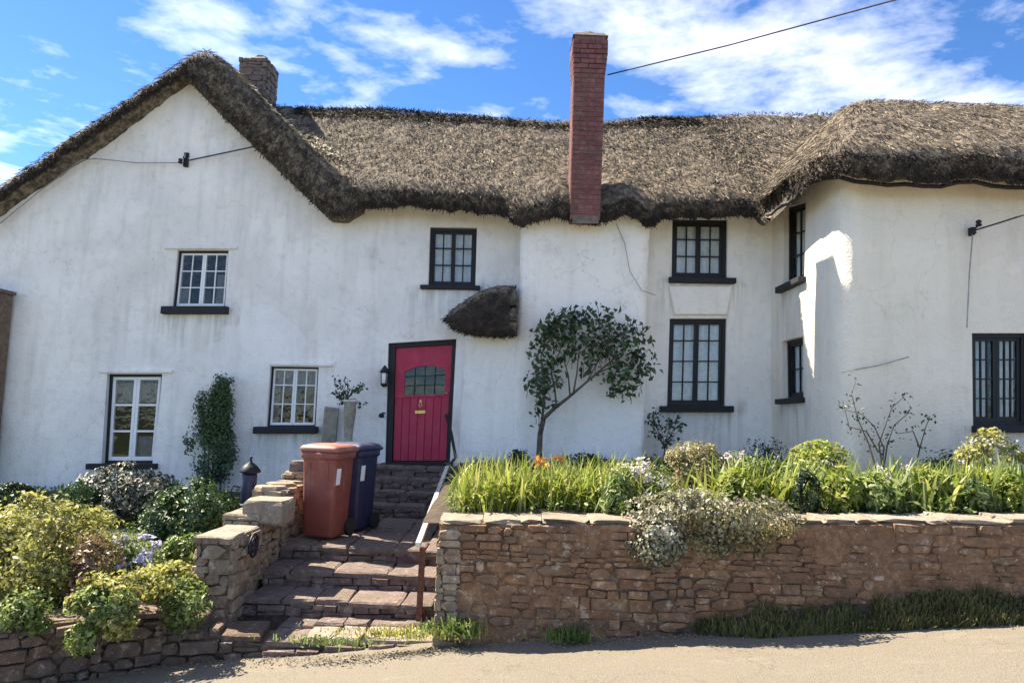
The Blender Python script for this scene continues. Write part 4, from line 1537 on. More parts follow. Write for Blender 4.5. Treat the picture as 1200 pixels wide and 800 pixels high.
BM = brick_mesh(1, MAT['brick'])
cy0 = 10.70
ct, cb = P(690, 34, cy0), P(690, 250, cy0)
xl, xr = P(673, 60, cy0).x, P(710, 60, cy0).x
xlb, xrb = P(668, 240, cy0).x, P(704, 240, cy0).x
cdep = .50
mb = MB().hexa([(xlb + .006, cy0 + .004, cb.z - .1), (xrb - .006, cy0 + .004, cb.z - .1), (xrb - .02, cy0 + cdep, cb.z - .1), (xlb + .02, cy0 + cdep, cb.z - .1),
                (xl + .006, cy0 + .004, ct.z - .08), (xr - .006, cy0 + .004, ct.z - .08), (xr - .02, cy0 + cdep, ct.z - .08), (xl + .02, cy0 + cdep, ct.z - .08)])
chim = mb.build('brick_chimney', MAT['bmortar'], cot, label='tall slim red brick chimney stack standing at the eaves')
course = .0745
nco = int((ct.z - cb.z - .12) / course)
bj_v, bj_f = [], []
nb_ind = 0
r = random.Random(77)
for k in range(nco):
    z = cb.z - .02 + course * k
    f = (z - cb.z) / (ct.z - cb.z)
    a, b_ = xlb + (xl - xlb) * f, xrb + (xr - xrb) * f
    flare = 0.0
    if k >= nco - 7:
        flare = .006 * (k - nco + 8) if k < nco - 2 else .03
    a -= flare; b_ += flare
    w = b_ - a
    full = .225
    cuts = [0, full, 2 * full, w] if k % 2 == 0 else [0, full / 2, full * 1.5, w]
    if w - cuts[2] < .05:
        cuts = cuts[:2] + [w]
    for c0, c1 in zip(cuts[:-1], cuts[1:]):
        o = link('brick', BM, chim, loc=(a + (c0 + c1) / 2, cy0 + .03 - flare, z + course / 2)); o.scale = (c1 - c0 - .010, .035 + r.uniform(-.002, .006), course - .008 - r.uniform(0, .006))
        o.rotation_euler = (0, r.uniform(-.02, .02), r.uniform(-.03, .03))
        nb_ind += 1
    cuts = [0.034, .034 + full, cdep] if k % 2 else [.034, .034 + full * 1.45, cdep]
    for c0, c1 in zip(cuts[:-1], cuts[1:]):
        if nb_ind < 297:
            o = link('brick', BM, chim, loc=(a + .03, cy0 - flare + (c0 + c1) / 2, z + course / 2)); o.scale = (c1 - c0 - .010, .033, course - .010); o.rotation_euler = (0, 0, -math.pi / 2)
            nb_ind += 1
        else:
            bj = MB().box(a - .002, a + .03, cy0 - flare + c0 + .005, cy0 - flare + c1 - .005, z + .005, z + course - .005)
            bj_f += [tuple(i + len(bj_v) for i in q) for q in bj.f]; bj_v += bj.v
        bj = MB().box(b_ - .03, b_ + .002, cy0 - flare + c0 + .005, cy0 - flare + c1 - .005, z + .005, z + course - .005)
        bj_f += [tuple(i + len(bj_v) for i in q) for q in bj.f]; bj_v += bj.v
part('side_bricks', bj_v, bj_f, MAT['brick'], chim, kind='stuff')
print('bricks', nb_ind)
# mortar cap, lead flashing line and worn pot
mb = MB().hexa([(xl - .03, cy0 - .03, ct.z - .11), (xr + .03, cy0 - .03, ct.z - .11), (xr + .03, cy0 + cdep + .02, ct.z - .11), (xl - .03, cy0 + cdep + .02, ct.z - .11),
                (xl + .02, cy0 + .04, ct.z - .04), (xr - .04, cy0 + .04, ct.z - .035), (xr - .04, cy0 + cdep - .04, ct.z - .03), (xl + .02, cy0 + cdep - .04, ct.z - .04)])
mb.lathe([(.17, -.02), (.175, .02), (.15, .06), (.135, .075), (.10, .07)], ((xl + xr) / 2 - .02, cy0 + .25, ct.z - .05), 12)
mb.build('mortar_cap', MAT['greyst'], chim)
zf = P(690, 180, cy0).z
mb = MB().box(P(670, 180, cy0).x + .01, P(706, 180, cy0).x - .01, cy0 - .012, cy0 + .05, zf, zf + .02)
mb.build('string_line', MAT['slab'], chim)
mb = MB()
a = P(700, 258, 10.76)
mb.hexa([P(670, 262, 10.68), P(702, 262, 10.68), P(702, 262, 10.9), P(670, 262, 10.9), P(672, 253, 10.685), P(700, 253, 10.685), P(700, 253, 10.95), P(672, 253, 10.95)])
mb.build('lead_flashing', MAT['greyst'], chim)

gc = P(297, 66, 13.0)
gx0, gx1 = P(277, 90, 13.0).x, P(313, 90, 13.0).x
mb = MB().box(gx0 + .03, gx1 - .03, 13.02, 13.6, 6.0, gc.z - .05)
sch = mb.build('stone_chimney', MAT['mortar'], cot, label='squat grey stone chimney behind the gable ridge')
masonry(sch, (gx0 + .02, 13.03), (gx1 - .02, 13.03), lambda s: 6.4, lambda s: gc.z - .03, ST['greyst'], (.08, .14), (.14, .3), (.03, .05), 60, 91)
masonry(sch, (gx1 - .03, 13.03), (gx1 - .03, 13.6), lambda s: 6.4, lambda s: gc.z - .03, ST['greyst'], (.08, .14), (.14, .3), (.03, .05), 60, 92)
mb = MB().hexa([(gx0 + .01, 12.99, gc.z - .07), (gx1 - .01, 12.99, gc.z - .07), (gx1 - .01, 13.62, gc.z - .07), (gx0 + .01, 13.62, gc.z - .07),
                (gx0 + .14, 13.12, gc.z + .03), (gx1 - .12, 13.12, gc.z + .06), (gx1 - .12, 13.46, gc.z + .06), (gx0 + .14, 13.46, gc.z + .03)])
mb.lathe([(.13, 0), (.14, .04), (.12, .09), (.09, .10)], ((gx0 + gx1) / 2 + .04, 13.3, gc.z + .03), 10)
mb.build('cap', MAT['greyst'], sch)

# neighbouring stone wall at the far left --------------------------------
nA, nB = P(17, 346, 11.42), P(-1, 540, 11.42)
nx1, nzt = nA.x, nA.z
nw = thing('stone_pier', 'dark stone pier at the far left edge against the gable wall', 'stone pier', (nx1 - .4, 11.3, .3))
mb = MB().hexa([(nB.x - .8, 11.14, nB.z - .6), (nB.x - .02, 11.14, nB.z - .6), (nB.x - .02, 11.42, nB.z - .6), (nB.x - .8, 11.42, nB.z - .6), (nx1 - .8, 11.14, nzt), (nx1 - .02, 11.14, nzt), (nx1 - .02, 11.42, nzt), (nx1 - .8, 11.42, nzt)])
mb.build('core', MAT['mortar'], nw)
for kk in range(9):
    f0, f1 = kk / 9, (kk + 1) / 9
    xr_ = nB.x + (nx1 - nB.x) * (f0 + f1) / 2 - .015
    masonry(nw, (xr_ - .7, 11.15), (xr_, 11.15), lambda s, f0=f0: nB.z + (nzt - nB.z) * f0, lambda s, f1=f1: nB.z + (nzt - nB.z) * f1, ST['greyst'], (.1, .16), (.14, .35), (.03, .06), 20, 95 + kk)
mb = MB().box(nx1 - .85, nx1 + .015, 11.08, 11.44, nzt + .002, nzt + .05)
mb.build('capstone', MAT['greyst'], nw)

# ------------------------------------------------------------------ fixtures
def cable(name, label, pts, r, mat='cable', sag=0.0):
    pts = [Vector(p) for p in pts]
    fine = []
    for a, b_ in zip(pts[:-1], pts[1:]):
        for i in range(8):
            t_ = i / 8
            q = a.lerp(b_, t_); q.z -= sag * 4 * t_ * (1 - t_)
            fine.append(q)
    fine.append(pts[-1])
    t_ = thing(name, label, 'cable', fine[0])
    MB().tube(fine, r, 5).build('wire', MAT[mat], t_)
    return t_


wy = FY - .085
cable('overhead_cable', 'thin dark overhead cable crossing the sky to the brick chimney', [P(712, 88, 11.0), P(855, 53, 10.2), P(1050, 0, 9.3), P(1300, -70, 8.4)], .011)
cable('wall_cable', 'thin painted cable sagging across the gable wall to the insulator', [P(0, 262, wy), P(45, 225, wy), P(95, 188, wy), P(112, 186, wy), P(160, 191, wy), P(215, 191, wy)], .009, 'greycable')
cable('wall_cable', 'dark cable running from the insulator up to the right gable verge', [P(222, 188, wy), P(260, 180, wy), P(312, 169, wy - .1)], .012)
cable('wall_cable', 'thin looping cable on the chimney breast under the eaves', [P(722, 262, BY - .04), P(732, 285, BY - .05), P(738, 318, BY - .05), P(752, 340, BY - .05), P(768, 346, BY - .1)], .006, 'greycable')
cable('wall_cable', 'vertical cable dropping down the wing wall from the bracket', [P(1140, 272, 9.05), P(1136, 320, 9.05), P(1133, 384, 9.05)], .009, 'greycable')
cable('overhead_cable', 'short dark cable leading off to the right from the wing bracket', [P(1142, 270, 9.0), P(1175, 260, 8.6), P(1260, 232, 7.6)], .011)
cable('wall_cable', 'thin slanting wire low on the wing wall above the bare rose', [P(985, 436, 9.08), P(1030, 428, 9.06), P(1065, 418, 9.06)], .007, 'greycable')


def bracket(label, px, py, Y, s=1.0):
    c_ = P(px, py, Y)
    t_ = thing('insulator_bracket', label, 'cable bracket', c_)
    mb = MB(); mb.box(c_.x - .03 * s, c_.x + .03 * s, Y - .03, Y + .05, c_.z - .09 * s, c_.z + .05 * s)
    mb.tube([c_ + Vector((0, 0, 0)), c_ + Vector((0, -.1, .02)), c_ + Vector((.03 * s, -.12, .10 * s))], .012, 6)
    mb.build('plate', MAT['iron'], t_)
    for q in (-1, 1):
        mb = MB(); mb.lathe([(.015, 0), (.035, .01), (.035, .03), (.022, .04), (.035, .055), (.03, .075), (.01, .085)], c_ + Vector((.05 * q * s, -.08, -.02 + .05 * q)), 10)
        mb.build('insulator', MAT['iron'], t_, True)


bracket('small dark insulator bracket in the middle of the gable wall', 218, 189, FY - .04)
bracket('small dark cable bracket high on the wing wall', 1139, 270, 9.08, .7)

# wall lamp and bell by the door
c_ = P(451, 442, FY - .08)
wl = thing('wall_lamp', 'small dark lantern lamp on the wall left of the crimson door', 'wall lamp', c_)
MB().box(c_.x - .035, c_.x + .035, c_.y - .0, FY - .005, c_.z - .14, c_.z + .14).build('back_plate', MAT['iron'], wl)
mb = MB(); mb.lathe([(.02, .06), (.07, .07), (.075, .085), (.03, .15), (.012, .18)], c_ + Vector((0, -.06, 0)), 8); mb.lathe([(.02, -.15), (.05, -.12), (.055, -.105), (.03, -.10)], c_ + Vector((0, -.06, 0)), 8)
for k in range(4):
    a = math.pi / 4 + k * math.pi / 2
    mb.tube([c_ + Vector((.05 * math.cos(a), -.06 + .05 * math.sin(a), -.11)), c_ + Vector((.062 * math.cos(a), -.06 + .062 * math.sin(a), .075))], .006, 4)
mb.build('lantern_frame', MAT['iron'], wl)
mb = MB(); mb.lathe([(.03, -.10), (.042, -.09), (.05, .05), (.03, .07)], c_ + Vector((0, -.06, 0)), 12); mb.build('lamp_glass', MAT['lampwhite'], wl, True)
c_ = P(447, 487, FY - .06)
bl = thing('door_bell', 'small dark bell pull on the wall below the lantern lamp', 'door bell', c_)
mb = MB(); mb.lathe([(.02, -.03), (.04, -.02), (.045, 0), (.035, .03), (.012, .04)], c_, 10); mb.tube([c_ + Vector((0, 0, .03)), c_ + Vector((.02, .01, .05)), c_ + Vector((.04, .06, .04))], .01, 6)
mb.build('bell', MAT['iron'], bl, True)

# handrail
hr = thing('handrail', 'pale iron handrail on a rusty post at the right of the steps', 'handrail', P(491, 722, 6.95))
pb, pt_ = P(491, 722, 6.95), P(490, 640, 6.98)
mb = MB(); mb.box(pb.x - .026, pb.x + .026, 6.93, 6.985, pb.z - .12, pt_.z); mb.build('post', MAT['rust'], hr)
tp = P(524, 548, 10.5)
mb = MB()
a = pt_ + Vector((0, -.02, .01))
d = (tp - a)
mb.hexa([a + Vector((-.023, 0, -.012)), a + Vector((.023, 0, -.012)), tp + Vector((.023, 0, -.012)), tp + Vector((-.023, 0, -.012)), a + Vector((-.023, 0, .03)), a + Vector((.023, 0, .03)), tp + Vector((.023, 0, .03)), tp + Vector((-.023, 0, .03))])
mb.build('rail', MAT['metal'], hr)
tb = P(534, 536, 10.9)
mb = MB(); mb.tube([tp + Vector((0, -.02, 0)), tp.lerp(tb, .6), tb, P(529, 508, 11.15), P(523, 486, 11.42)], .024, 6)
mb.tube([tp + Vector((0, -.05, 0)), tp + Vector((0, -.05, -.55))], .018, 6)
mb.build('upper_rail', MAT['iron'], hr)

# bins -------------------------------------------------------------------
def bin_(label, px, Y, yaw, body, lid, z0, label_px):
    bx = P(px, 560, Y)
    t_ = thing('wheelie_bin', label, 'wheelie bin', (bx.x, Y, z0), 'wheelie bins on the steps landing')
    R_ = Matrix.Rotation(yaw, 3, 'Z')
    T = lambda x, y, z: Vector((bx.x, Y, z0)) + R_ @ Vector((x * .91, y * .91, z))

    def ring(mb, w, d, z, yo=0, rc=.05, n=4):
        for (sx, sy, a0) in ((1, -1, -90), (1, 1, 0), (-1, 1, 90), (-1, -1, 180)):
            for i in range(n):
                a = math.radians(a0 + 90 * i / (n - 1))
                mb.v.append(T(sx * (w / 2 - rc) + rc * math.cos(a), yo + sy * (d / 2 - rc) + rc * math.sin(a), z))

    def loft(levels):
        mb = MB()
        for L in levels:
            ring(mb, *L)
        n = 16
        for i in range(len(levels) - 1):
            for k in range(n):
                k2 = (k + 1) % n
                mb.f.append((i * n + k, i * n + k2, i * n + n + k2, i * n + n + k))
        mb.f.append(tuple(range(n))[::-1]); mb.f.append(tuple(range((len(levels) - 1) * n, len(levels) * n)))
        return mb
    loft([(.39, .42, .02, .03), (.40, .43, .05, .02), (.43, .48, .5, .01), (.455, .51, .86, 0), (.46, .515, .875, 0), (.49, .55, .885, 0), (.50, .56, .90, 0), (.50, .56, .955, 0), (.48, .54, .96, 0)]).build('body', body, t_, True)
    loft([(.52, .58, .962, 0), (.53, .59, .975, 0), (.53, .59, .995, 0), (.49, .55, 1.02, 0), (.36, .42, 1.04, 0), (.2, .24, 1.045, 0)]).build('lid', lid, t_, True)
    mb = MB(); mb.tube([T(-.22, .27, .96), T(-.22, .36, .97), T(.22, .36, .97), T(.22, .27, .96)], .017, 6); mb.build('handle', lid, t_)
    for sx in (-1, 1):
        mb = MB(); mb.tube([T(sx * .21, .22, .1), T(sx * .255, .22, .1)], .1, 16); mb.build('wheel', MAT['rubber'], t_)
    MB().tube([T(-.21, .22, .1), T(.21, .22, .1)], .012, 6).build('axle', MAT['iron'], t_)
    # front ribs moulded in the body
    mb = MB()
    for x in (-.12, .12):
        mb.hexa([T(x - .012, -.193, .1), T(x + .012, -.193, .1), T(x + .012, -.16, .1), T(x - .012, -.16, .1), T(x - .012, -.262, .84), T(x + .012, -.262, .84), T(x + .012, -.22, .84), T(x - .012, -.22, .84)])
    mb.build('ribs', body, t_)
    # sticker on the right face
    mb = MB(); x0 = .232
    mb.hexa([T(x0 - .012, -.20, .60), T(x0 - .012, -.10, .60), T(x0 - .03, -.10, .60), T(x0 - .03, -.20, .60), T(x0 - .002, -.20, .78), T(x0 - .002, -.10, .78), T(x0 - .03, -.10, .78), T(x0 - .03, -.20, .78)])
    mb.build('sticker', MAT['paper'], t_)
    return t_


bin_('brown wheelie bin with a faded lid on the landing beside the pillar wall', 384, 8.55, math.radians(-14), MAT['binbrown'], MAT['binlid'], ZL[3] + .005, 0)
bin_('navy blue wheelie bin tucked behind the brown one', 414, 9.15, math.radians(-18), MAT['binblue'], MAT['binbluelid'], ZL[3] + .005, 0)

# garden lantern on the lawn by the pillar wall
c_ = P(290, 592, 8.6)
gl = thing('garden_lantern', 'dark cylindrical garden lantern standing behind the pillar wall', 'lantern', (c_.x, c_.y, c_.z - .25))
MB().lathe([(.10, -.25), (.10, 0), (.095, .02)], c_, 12).build('base', MAT['iron'], gl, True)
mb = MB(); mb.lathe([(.075, .0), (.08, .02), (.085, .33), (.08, .36)], c_, 14); mb.build('lantern_body', MAT['binblue'], gl, True)
mb = MB(); mb.lathe([(.07, .36), (.12, .375), (.12, .39), (.075, .45), (.02, .49), (.012, .52), (.02, .535), (.004, .56)], c_, 14); mb.build('lantern_cap', MAT['iron'], gl, True)
mb = MB(); mb.tube([c_ + Vector((-.085, -.03, .2)), c_ + Vector((-.16, -.03, .22)), c_ + Vector((-.19, -.03, .16)), c_ + Vector((-.16, -.03, .08)), c_ + Vector((-.085, -.03, .08))], .013, 6); mb.build('handle', MAT['iron'], gl)

# round spiral ornament on the pillar side
c_ = Vector((-2.325, 7.05, P(298, 640, 7.05).z))
so = thing('spiral_ornament', 'round black iron spiral ornament fixed to the pillar wall', 'wall ornament', c_)
mb = MB()
pts = []
for i in range(60):
    a = i / 60 * 5.2 * math.pi
    rr = .018 + .11 * i / 60
    pts.append(c_ + Vector((.01 + .02 * 0, rr * math.cos(a) * 1.0, rr * math.sin(a))))
mb.tube(pts, .012, 6); mb.build('spiral', MAT['iron'], so, True)

# urn with a plant by the wall, on a plinth
c_ = P(409, 522, 11.05)
pl = thing('stone_urn', 'tall pale stone urn with a sparse dark plant against the white wall', 'urn', (c_.x, c_.y, 1.0))
ub = c_.z
zt_ = P(407, 470, 11.05).z
hh = zt_ - ub
MB().lathe([(.15, -.6), (.15, -.02), (.13, 0)], (c_.x, c_.y, ub), 10).build('plinth', MAT['greyst'], pl)
MB().lathe([(.10, 0), (.11, .03), (.06, .09), (.07, hh * .4), (.095, hh * .75), (.085, hh * .9), (.12, hh), (.10, hh), (.08, hh - .05)], (c_.x - .02, c_.y, ub), 14).build('urn_body', MAT['urn'], pl, True)
c2 = P(390, 520, 11.3)
sl = thing('stone_slab', 'upright greenish grey stone slab leaning on the wall beside the urn', 'stone slab', (c2.x, c2.y, c2.z - .5))
a = P(379, 476, 11.3)
MB().hexa([(a.x, 11.22, c2.z - .5), (c2.x + .04, 11.22, c2.z - .5), (c2.x + .04, 11.3, c2.z - .5), (a.x, 11.3, c2.z - .5), (a.x, 11.38, a.z), (c2.x + .03, 11.38, a.z - .02), (c2.x + .03, 11.45, a.z - .02), (a.x, 11.45, a.z)]).build('slab', MAT['urn'], sl)

# ------------------------------------------------------------------ plants
def leaves_mesh(pos, nrm, size, aspect, name, mat, parent, kind='stuff', fold=.25, rg=rng):
    """small pointed leaves (two folded quads' worth of triangles) at pos facing about nrm"""
    n = len(pos)
    nrm = nrm / (np.linalg.norm(nrm, axis=1)[:, None] + 1e-9)
    t_ = np.cross(nrm, rg.normal(0, 1, (n, 3))); t_ /= np.linalg.norm(t_, axis=1)[:, None] + 1e-9
    s = np.cross(nrm, t_)
    L = size[:, None]; Wd = L * aspect
    a = pos - t_ * L * .5
    b_ = pos + s * Wd * .5 + nrm * Wd * fold - t_ * L * .05
    c_ = pos + t_ * L * .5 - nrm * L * .12
    d_ = pos - s * Wd * .5 + nrm * Wd * fold - t_ * L * .05
    V = np.stack([a, b_, c_, d_], 1).reshape(-1, 3)
    q = np.arange(n)[:, None] * 4
    Fq = np.concatenate([q + np.array([[0, 1, 2]]), q + np.array([[0, 2, 3]])], 1).reshape(-1, 3)
    return npart(name, V, Fq, mat, parent, False, kind=kind)


def clump_points(c, rad, n, k=40, tight=.28, shell=.55, rg=rng, flat=0.0, bottom=-1.0):
    """points in leaf clumps spread through an ellipsoid, plus outward normals"""
    u = rg.normal(0, 1, (k, 3)); u /= np.linalg.norm(u, axis=1)[:, None]
    u[:, 2] = np.where(u[:, 2] < bottom, -u[:, 2], u[:, 2])
    rr = shell + (1 - shell) * rg.random(k) ** .6
    cc = u * rr[:, None] * rg.uniform(.82, 1.08, k)[:, None]
    i = rg.integers(0, k, n)
    p = cc[i] + rg.normal(0, tight, (n, 3)) * rg.uniform(.4, 1, n)[:, None]
    l = np.linalg.norm(p, axis=1)
    p = np.where((l > 1.12)[:, None], p / l[:, None] * 1.1, p)
    nr_ = p + rg.normal(0, .55, (n, 3)) + np.array([0, 0, .35])
    return np.array(c) + p * np.array(rad), nr_


def branches(mb, base, tips, r0, rg=random):
    for tp in tips:
        mid = base.lerp(tp, .5) + Vector((rg.uniform(-.05, .05), rg.uniform(-.05, .05), rg.uniform(0, .06)))
        mb.tube([base, base.lerp(mid, .5) + Vector((rg.uniform(-.02, .02), 0, 0)), mid, tp], [r0, r0 * .8, r0 * .6, r0 * .25], 5)


def shrub(name, label, cat, box, Y, dep, n, size, mat, aspect=.55, k=40, tight=.25, shell=.55, flowers=None, group=None, zground=None, stems=7, extra=None):
    px0, px1, py0, py1 = box
    a, b_ = P(px0, py1, Y), P(px1, py0, Y)
    c_ = Vector(((a.x + b_.x) / 2, Y, (a.z + b_.z) / 2))
    rad = ((b_.x - a.x) / 2, dep, (b_.z - a.z) / 2)
    zg = a.z if zground is None else zground
    t_ = thing(name, label, cat, (c_.x, Y, zg), group)
    p, nr_ = clump_points(c_, rad, n, k, tight, shell)
    leaves_mesh(p, nr_, size[0] * .7 + (size[1] * 1.2 - size[0] * .7) * rng.random(n) ** 1.5, aspect, 'foliage', MAT[mat], t_)
    mb = MB()
    base = Vector((c_.x, Y, zg))
    tips = [c_ + Vector((rad[0] * random.uniform(-.7, .7), rad[1] * random.uniform(-.7, .7), rad[2] * random.uniform(.0, .8))) for _ in range(stems)]
    branches(mb, base, tips, max(.008, min(.03, rad[0] * .04)))
    mb.build('stems', MAT['bark'], t_)
    if flowers:
        fm, fn, fs, fk = flowers
        p, nr_ = clump_points(c_, tuple(q * 1.04 for q in rad), fn, fk, tight * .55, .9, bottom=-.2)
        leaves_mesh(p, nr_, rng.uniform(fs[0], fs[1], fn), .8, 'flowers', MAT[fm], t_)
    if extra:
        em, en, es, ebox = extra
        a, b_ = P(ebox[0], ebox[3], Y - dep * .7), P(ebox[1], ebox[2], Y - dep * .7)
        cc = ((a.x + b_.x) / 2, Y - dep * .6, (a.z + b_.z) / 2)
        p, nr_ = clump_points(cc, ((b_.x - a.x) / 2, dep * .4, (b_.z - a.z) / 2), en, 14, .3, .3)
        leaves_mesh(p, nr_, rng.uniform(es[0], es[1], en), aspect, 'sprigs', MAT[em], t_)
    return t_


def strap(name, label, cat, px, py, Y, n, L, Wd, mat, lean=.55, spread=.12, group=None, flowers=None):
    """clump of arching strap leaves rooted at a photo pixel on the bed"""
    c_ = P(px, py, Y)
    zg = bed_z(c_.x, Y) if c_.x > X1 else c_.z
    t_ = thing(name, label, cat, (c_.x, Y, zg), group)
    seg = 5
    V = np.zeros((n, seg * 2, 3))
    base = np.column_stack([c_.x + rng.normal(0, spread, n), Y + rng.normal(0, spread * .7, n), np.full(n, zg - .02)])
    az = rng.uniform(0, 2 * math.pi, n)
    ln = np.abs(rng.normal(0, lean, n)) + .15
    Ls = rng.uniform(L[0], L[1], n); ws = rng.uniform(Wd[0], Wd[1], n)
    hd = np.column_stack([np.cos(az), np.sin(az), np.zeros(n)])
    sd_ = np.column_stack([-np.sin(az), np.cos(az), np.zeros(n)])
    tw = rng.uniform(-.9, .9, n)
    sd_ = sd_ * np.cos(tw)[:, None] + hd * np.sin(tw)[:, None]
    p = base.copy()
    for s in range(seg):
        f = s / (seg - 1)
        wd = ws * (1 - f ** 2.2) * (.55 + .9 * f * (1 - f) * 2) + .001
        V[:, s * 2] = p - sd_ * wd[:, None] / 2
        V[:, s * 2 + 1] = p + sd_ * wd[:, None] / 2
        ang = ln * (.35 + 1.5 * f)
        d = hd * np.sin(ang)[:, None] + np.array([0, 0, 1]) * np.cos(ang)[:, None]
        p = p + d * (Ls / (seg - 1))[:, None]
    q = (np.arange(n) * seg * 2)[:, None, None]
    tmpl = np.array([[2 * s, 2 * s + 1, 2 * s + 3, 2 * s + 2] for s in range(seg - 1)])
    Fq = (q + tmpl[None]).reshape(-1, 4)
    npart('leaves', V.reshape(-1, 3), Fq, MAT[mat], t_, True, kind='stuff')
    if flowers:
        fm, fn, fs, fh = flowers
        mb = MB()
        pts = []
        for _ in range(fn):
            x, y = c_.x + random.gauss(0, spread * 1.2), Y + random.gauss(0, spread)
            h_ = fh * random.uniform(.8, 1.1)
            mb.tube([(x, y, zg), (x + random.uniform(-.03, .03), y, zg + h_ * .6), (x + random.uniform(-.05, .05), y, zg + h_)], .004, 4)
            for _q in range(7):
                pts.append((mb.v[-1].x + random.gauss(0, fs), mb.v[-1].y + random.gauss(0, fs), zg + h_ + random.gauss(0, fs)))
        mb.build('flower_stems', MAT['midgreen'], t_, kind='stuff')
        pts = np.array(pts)
        leaves_mesh(pts, rng.normal(0, 1, (len(pts), 3)) + np.array([0, -.6, .6]), rng.uniform(fs, fs * 2, len(pts)), .7, 'flowers', MAT[fm], t_)
    return t_


# left garden
shrub('shrub', 'big yellow green shrub spilling to the low wall at bottom left', 'shrub', (-90, 142, 584, 718), 6.75, .65, 19000, (.028, .062), 'yellow', .6, 90, .15, .45, extra=('pinkish', 900, (.03, .06), (60, 135, 625, 705)), zground=.15)
shrub('shrub', 'dark purple green shrub with cream leaf tips under the lower gable window', 'shrub', (92, 206, 548, 610), 9.6, .55, 6500, (.035, .07), 'leafdry', .6, 40, .22, .5, flowers=('creamflower', 260, (.03, .06), 12), zground=.45)
shrub('shrub', 'rounded dark green shrub in front of the climber, left of the lantern', 'shrub', (172, 283, 566, 650), 8.3, .55, 9000, (.03, .06), 'boxgreen', .6, 60, .16, .6, zground=.3)
shrub('shrub', 'small dark shrub at the left edge under the gable wall', 'shrub', (-30, 38, 568, 600), 9.6, .35, 2500, (.035, .06), 'dkgreen', .6, 20, .25, .5, zground=.3)
shrub('flowering_plant', 'low plant covered in lilac flowers beside the yellow shrub', 'flowers', (108, 204, 632, 682), 7.2, .3, 1500, (.03, .06), 'midgreen', .5, 24, .25, .4, flowers=('lilac', 650, (.025, .05), 16), zground=.25)
tp_ = shrub('trailing_plant', 'yellow green trailing plant tumbling over the low wall', 'plant', (78, 158, 688, 738), 5.75, .13, 1500, (.03, .065), 'midgreen', .6, 15, .33, .2, flowers=('yellow', 380, (.03, .05), 14), zground=.0)
for (x0, x1, y0, y1, Y_, n_, m_) in ((95, 200, 668, 704, 6.1, 1500, 'yellow'), (70, 118, 725, 764, 5.72, 480, 'midgreen'), (118, 160, 712, 750, 5.74, 420, 'yellow'), (165, 240, 680, 702, 6.3, 700, 'midgreen')):
    a_, b2_ = P(x0, y1, Y_), P(x1, y0, Y_)
    p_, q_ = clump_points(((a_.x + b2_.x) / 2, Y_, (a_.z + b2_.z) / 2), ((b2_.x - a_.x) / 2, .16, (b2_.z - a_.z) / 2), n_, 12, .35, .25)
    leaves_mesh(p_, q_, rng.uniform(.028, .06, n_), .6, 'sprigs', MAT[m_], tp_)
shrub('trailing_plant', 'pale leafy plant against the left face of the pillar', 'plant', (150, 243, 660, 708), 6.75, .3, 2600, (.035, .07), 'yellow', .6, 30, .22, .4, zground=.1)
shrub('leafy_plant', 'mid green leafy plant between the lilac flowers and the rounded shrub', 'plant', (190, 238, 622, 690), 7.3, .25, 1500, (.04, .08), 'midgreen', .55, 20, .25, .4, zground=.25)
shrub('shrub', 'small dark shrub behind the yellow shrub, left of the lower gable window', 'shrub', (60, 112, 562, 600), 9.2, .3, 1800, (.035, .06), 'boxgreen', .6, 18, .25, .5, zground=.35)

shrub('trailing_plant', 'green trailing plant hanging over the low wall at the left edge', 'plant', (-20, 66, 690, 742), 5.75, .14, 1100, (.025, .06), 'midgreen', .6, 14, .36, .2, zground=.0)
shrub('trailing_plant', 'small tuft of green leaves on the low wall in front of the pillar', 'plant', (188, 250, 690, 738), 6.15, .12, 800, (.025, .055), 'midgreen', .55, 12, .36, .2, zground=.0)

# climber on the gable wall
cl = thing('climber', 'narrow dark green climber growing up the gable wall', 'climber', P(248, 585, 11.3))
parts_ = []
for (x0, x1, y0, y1, n) in ((224, 277, 452, 520, 3400), (220, 281, 500, 574, 3000), (248, 274, 436, 470, 800), (214, 232, 500, 535, 160)):
    a, b_ = P(x0, y1, 11.3), P(x1, y0, 11.3)
    p, nr_ = clump_points(((a.x + b_.x) / 2, 11.3, (a.z + b_.z) / 2), ((b_.x - a.x) / 2, .16, (b_.z - a.z) / 2), n, 26, .25, .3)
    parts_.append((p, nr_ + np.array([0, -.8, 0])))
p = np.concatenate([q[0] for q in parts_]); nr_ = np.concatenate([q[1] for q in parts_])
leaves_mesh(p, nr_, rng.uniform(.025, .055, len(p)), .65, 'foliage', MAT['boxgreen'], cl)
mb = MB()
for k in range(5):
    mb.tube([P(238 + 5 * k, 580, 11.35), P(240 + 5 * k, 530, 11.35), P(236 + 7 * k, 480, 11.36), P(250 + 5 * k, 445, 11.38)], [.014, .012, .009, .004], 5)
mb.build('stems', MAT['bark'], cl)

# plant in the urn
c_ = P(407, 468, 11.05)
mb = MB(); pts = []
for k in range(16):
    tp = P(random.uniform(386, 428), random.uniform(442, 476), 11.05 + random.uniform(-.12, .12))
    mb.tube([c_, c_.lerp(tp, .5) + Vector((0, 0, .05)), tp], [.006, .005, .002], 4)
    for q in range(9):
        z_ = c_.lerp(tp, random.uniform(.55, 1.05)); pts.append((z_.x + random.gauss(0, .03), z_.y + random.gauss(0, .03), z_.z + random.gauss(0, .03)))
mb.build('stems', MAT['bark'], pl)
pts = np.array(pts)
leaves_mesh(pts, rng.normal(0, 1, (len(pts), 3)) + np.array([0, -.6, .5]), rng.uniform(.04, .075, len(pts)), .6, 'leaves', MAT['dkgreen'], pl)

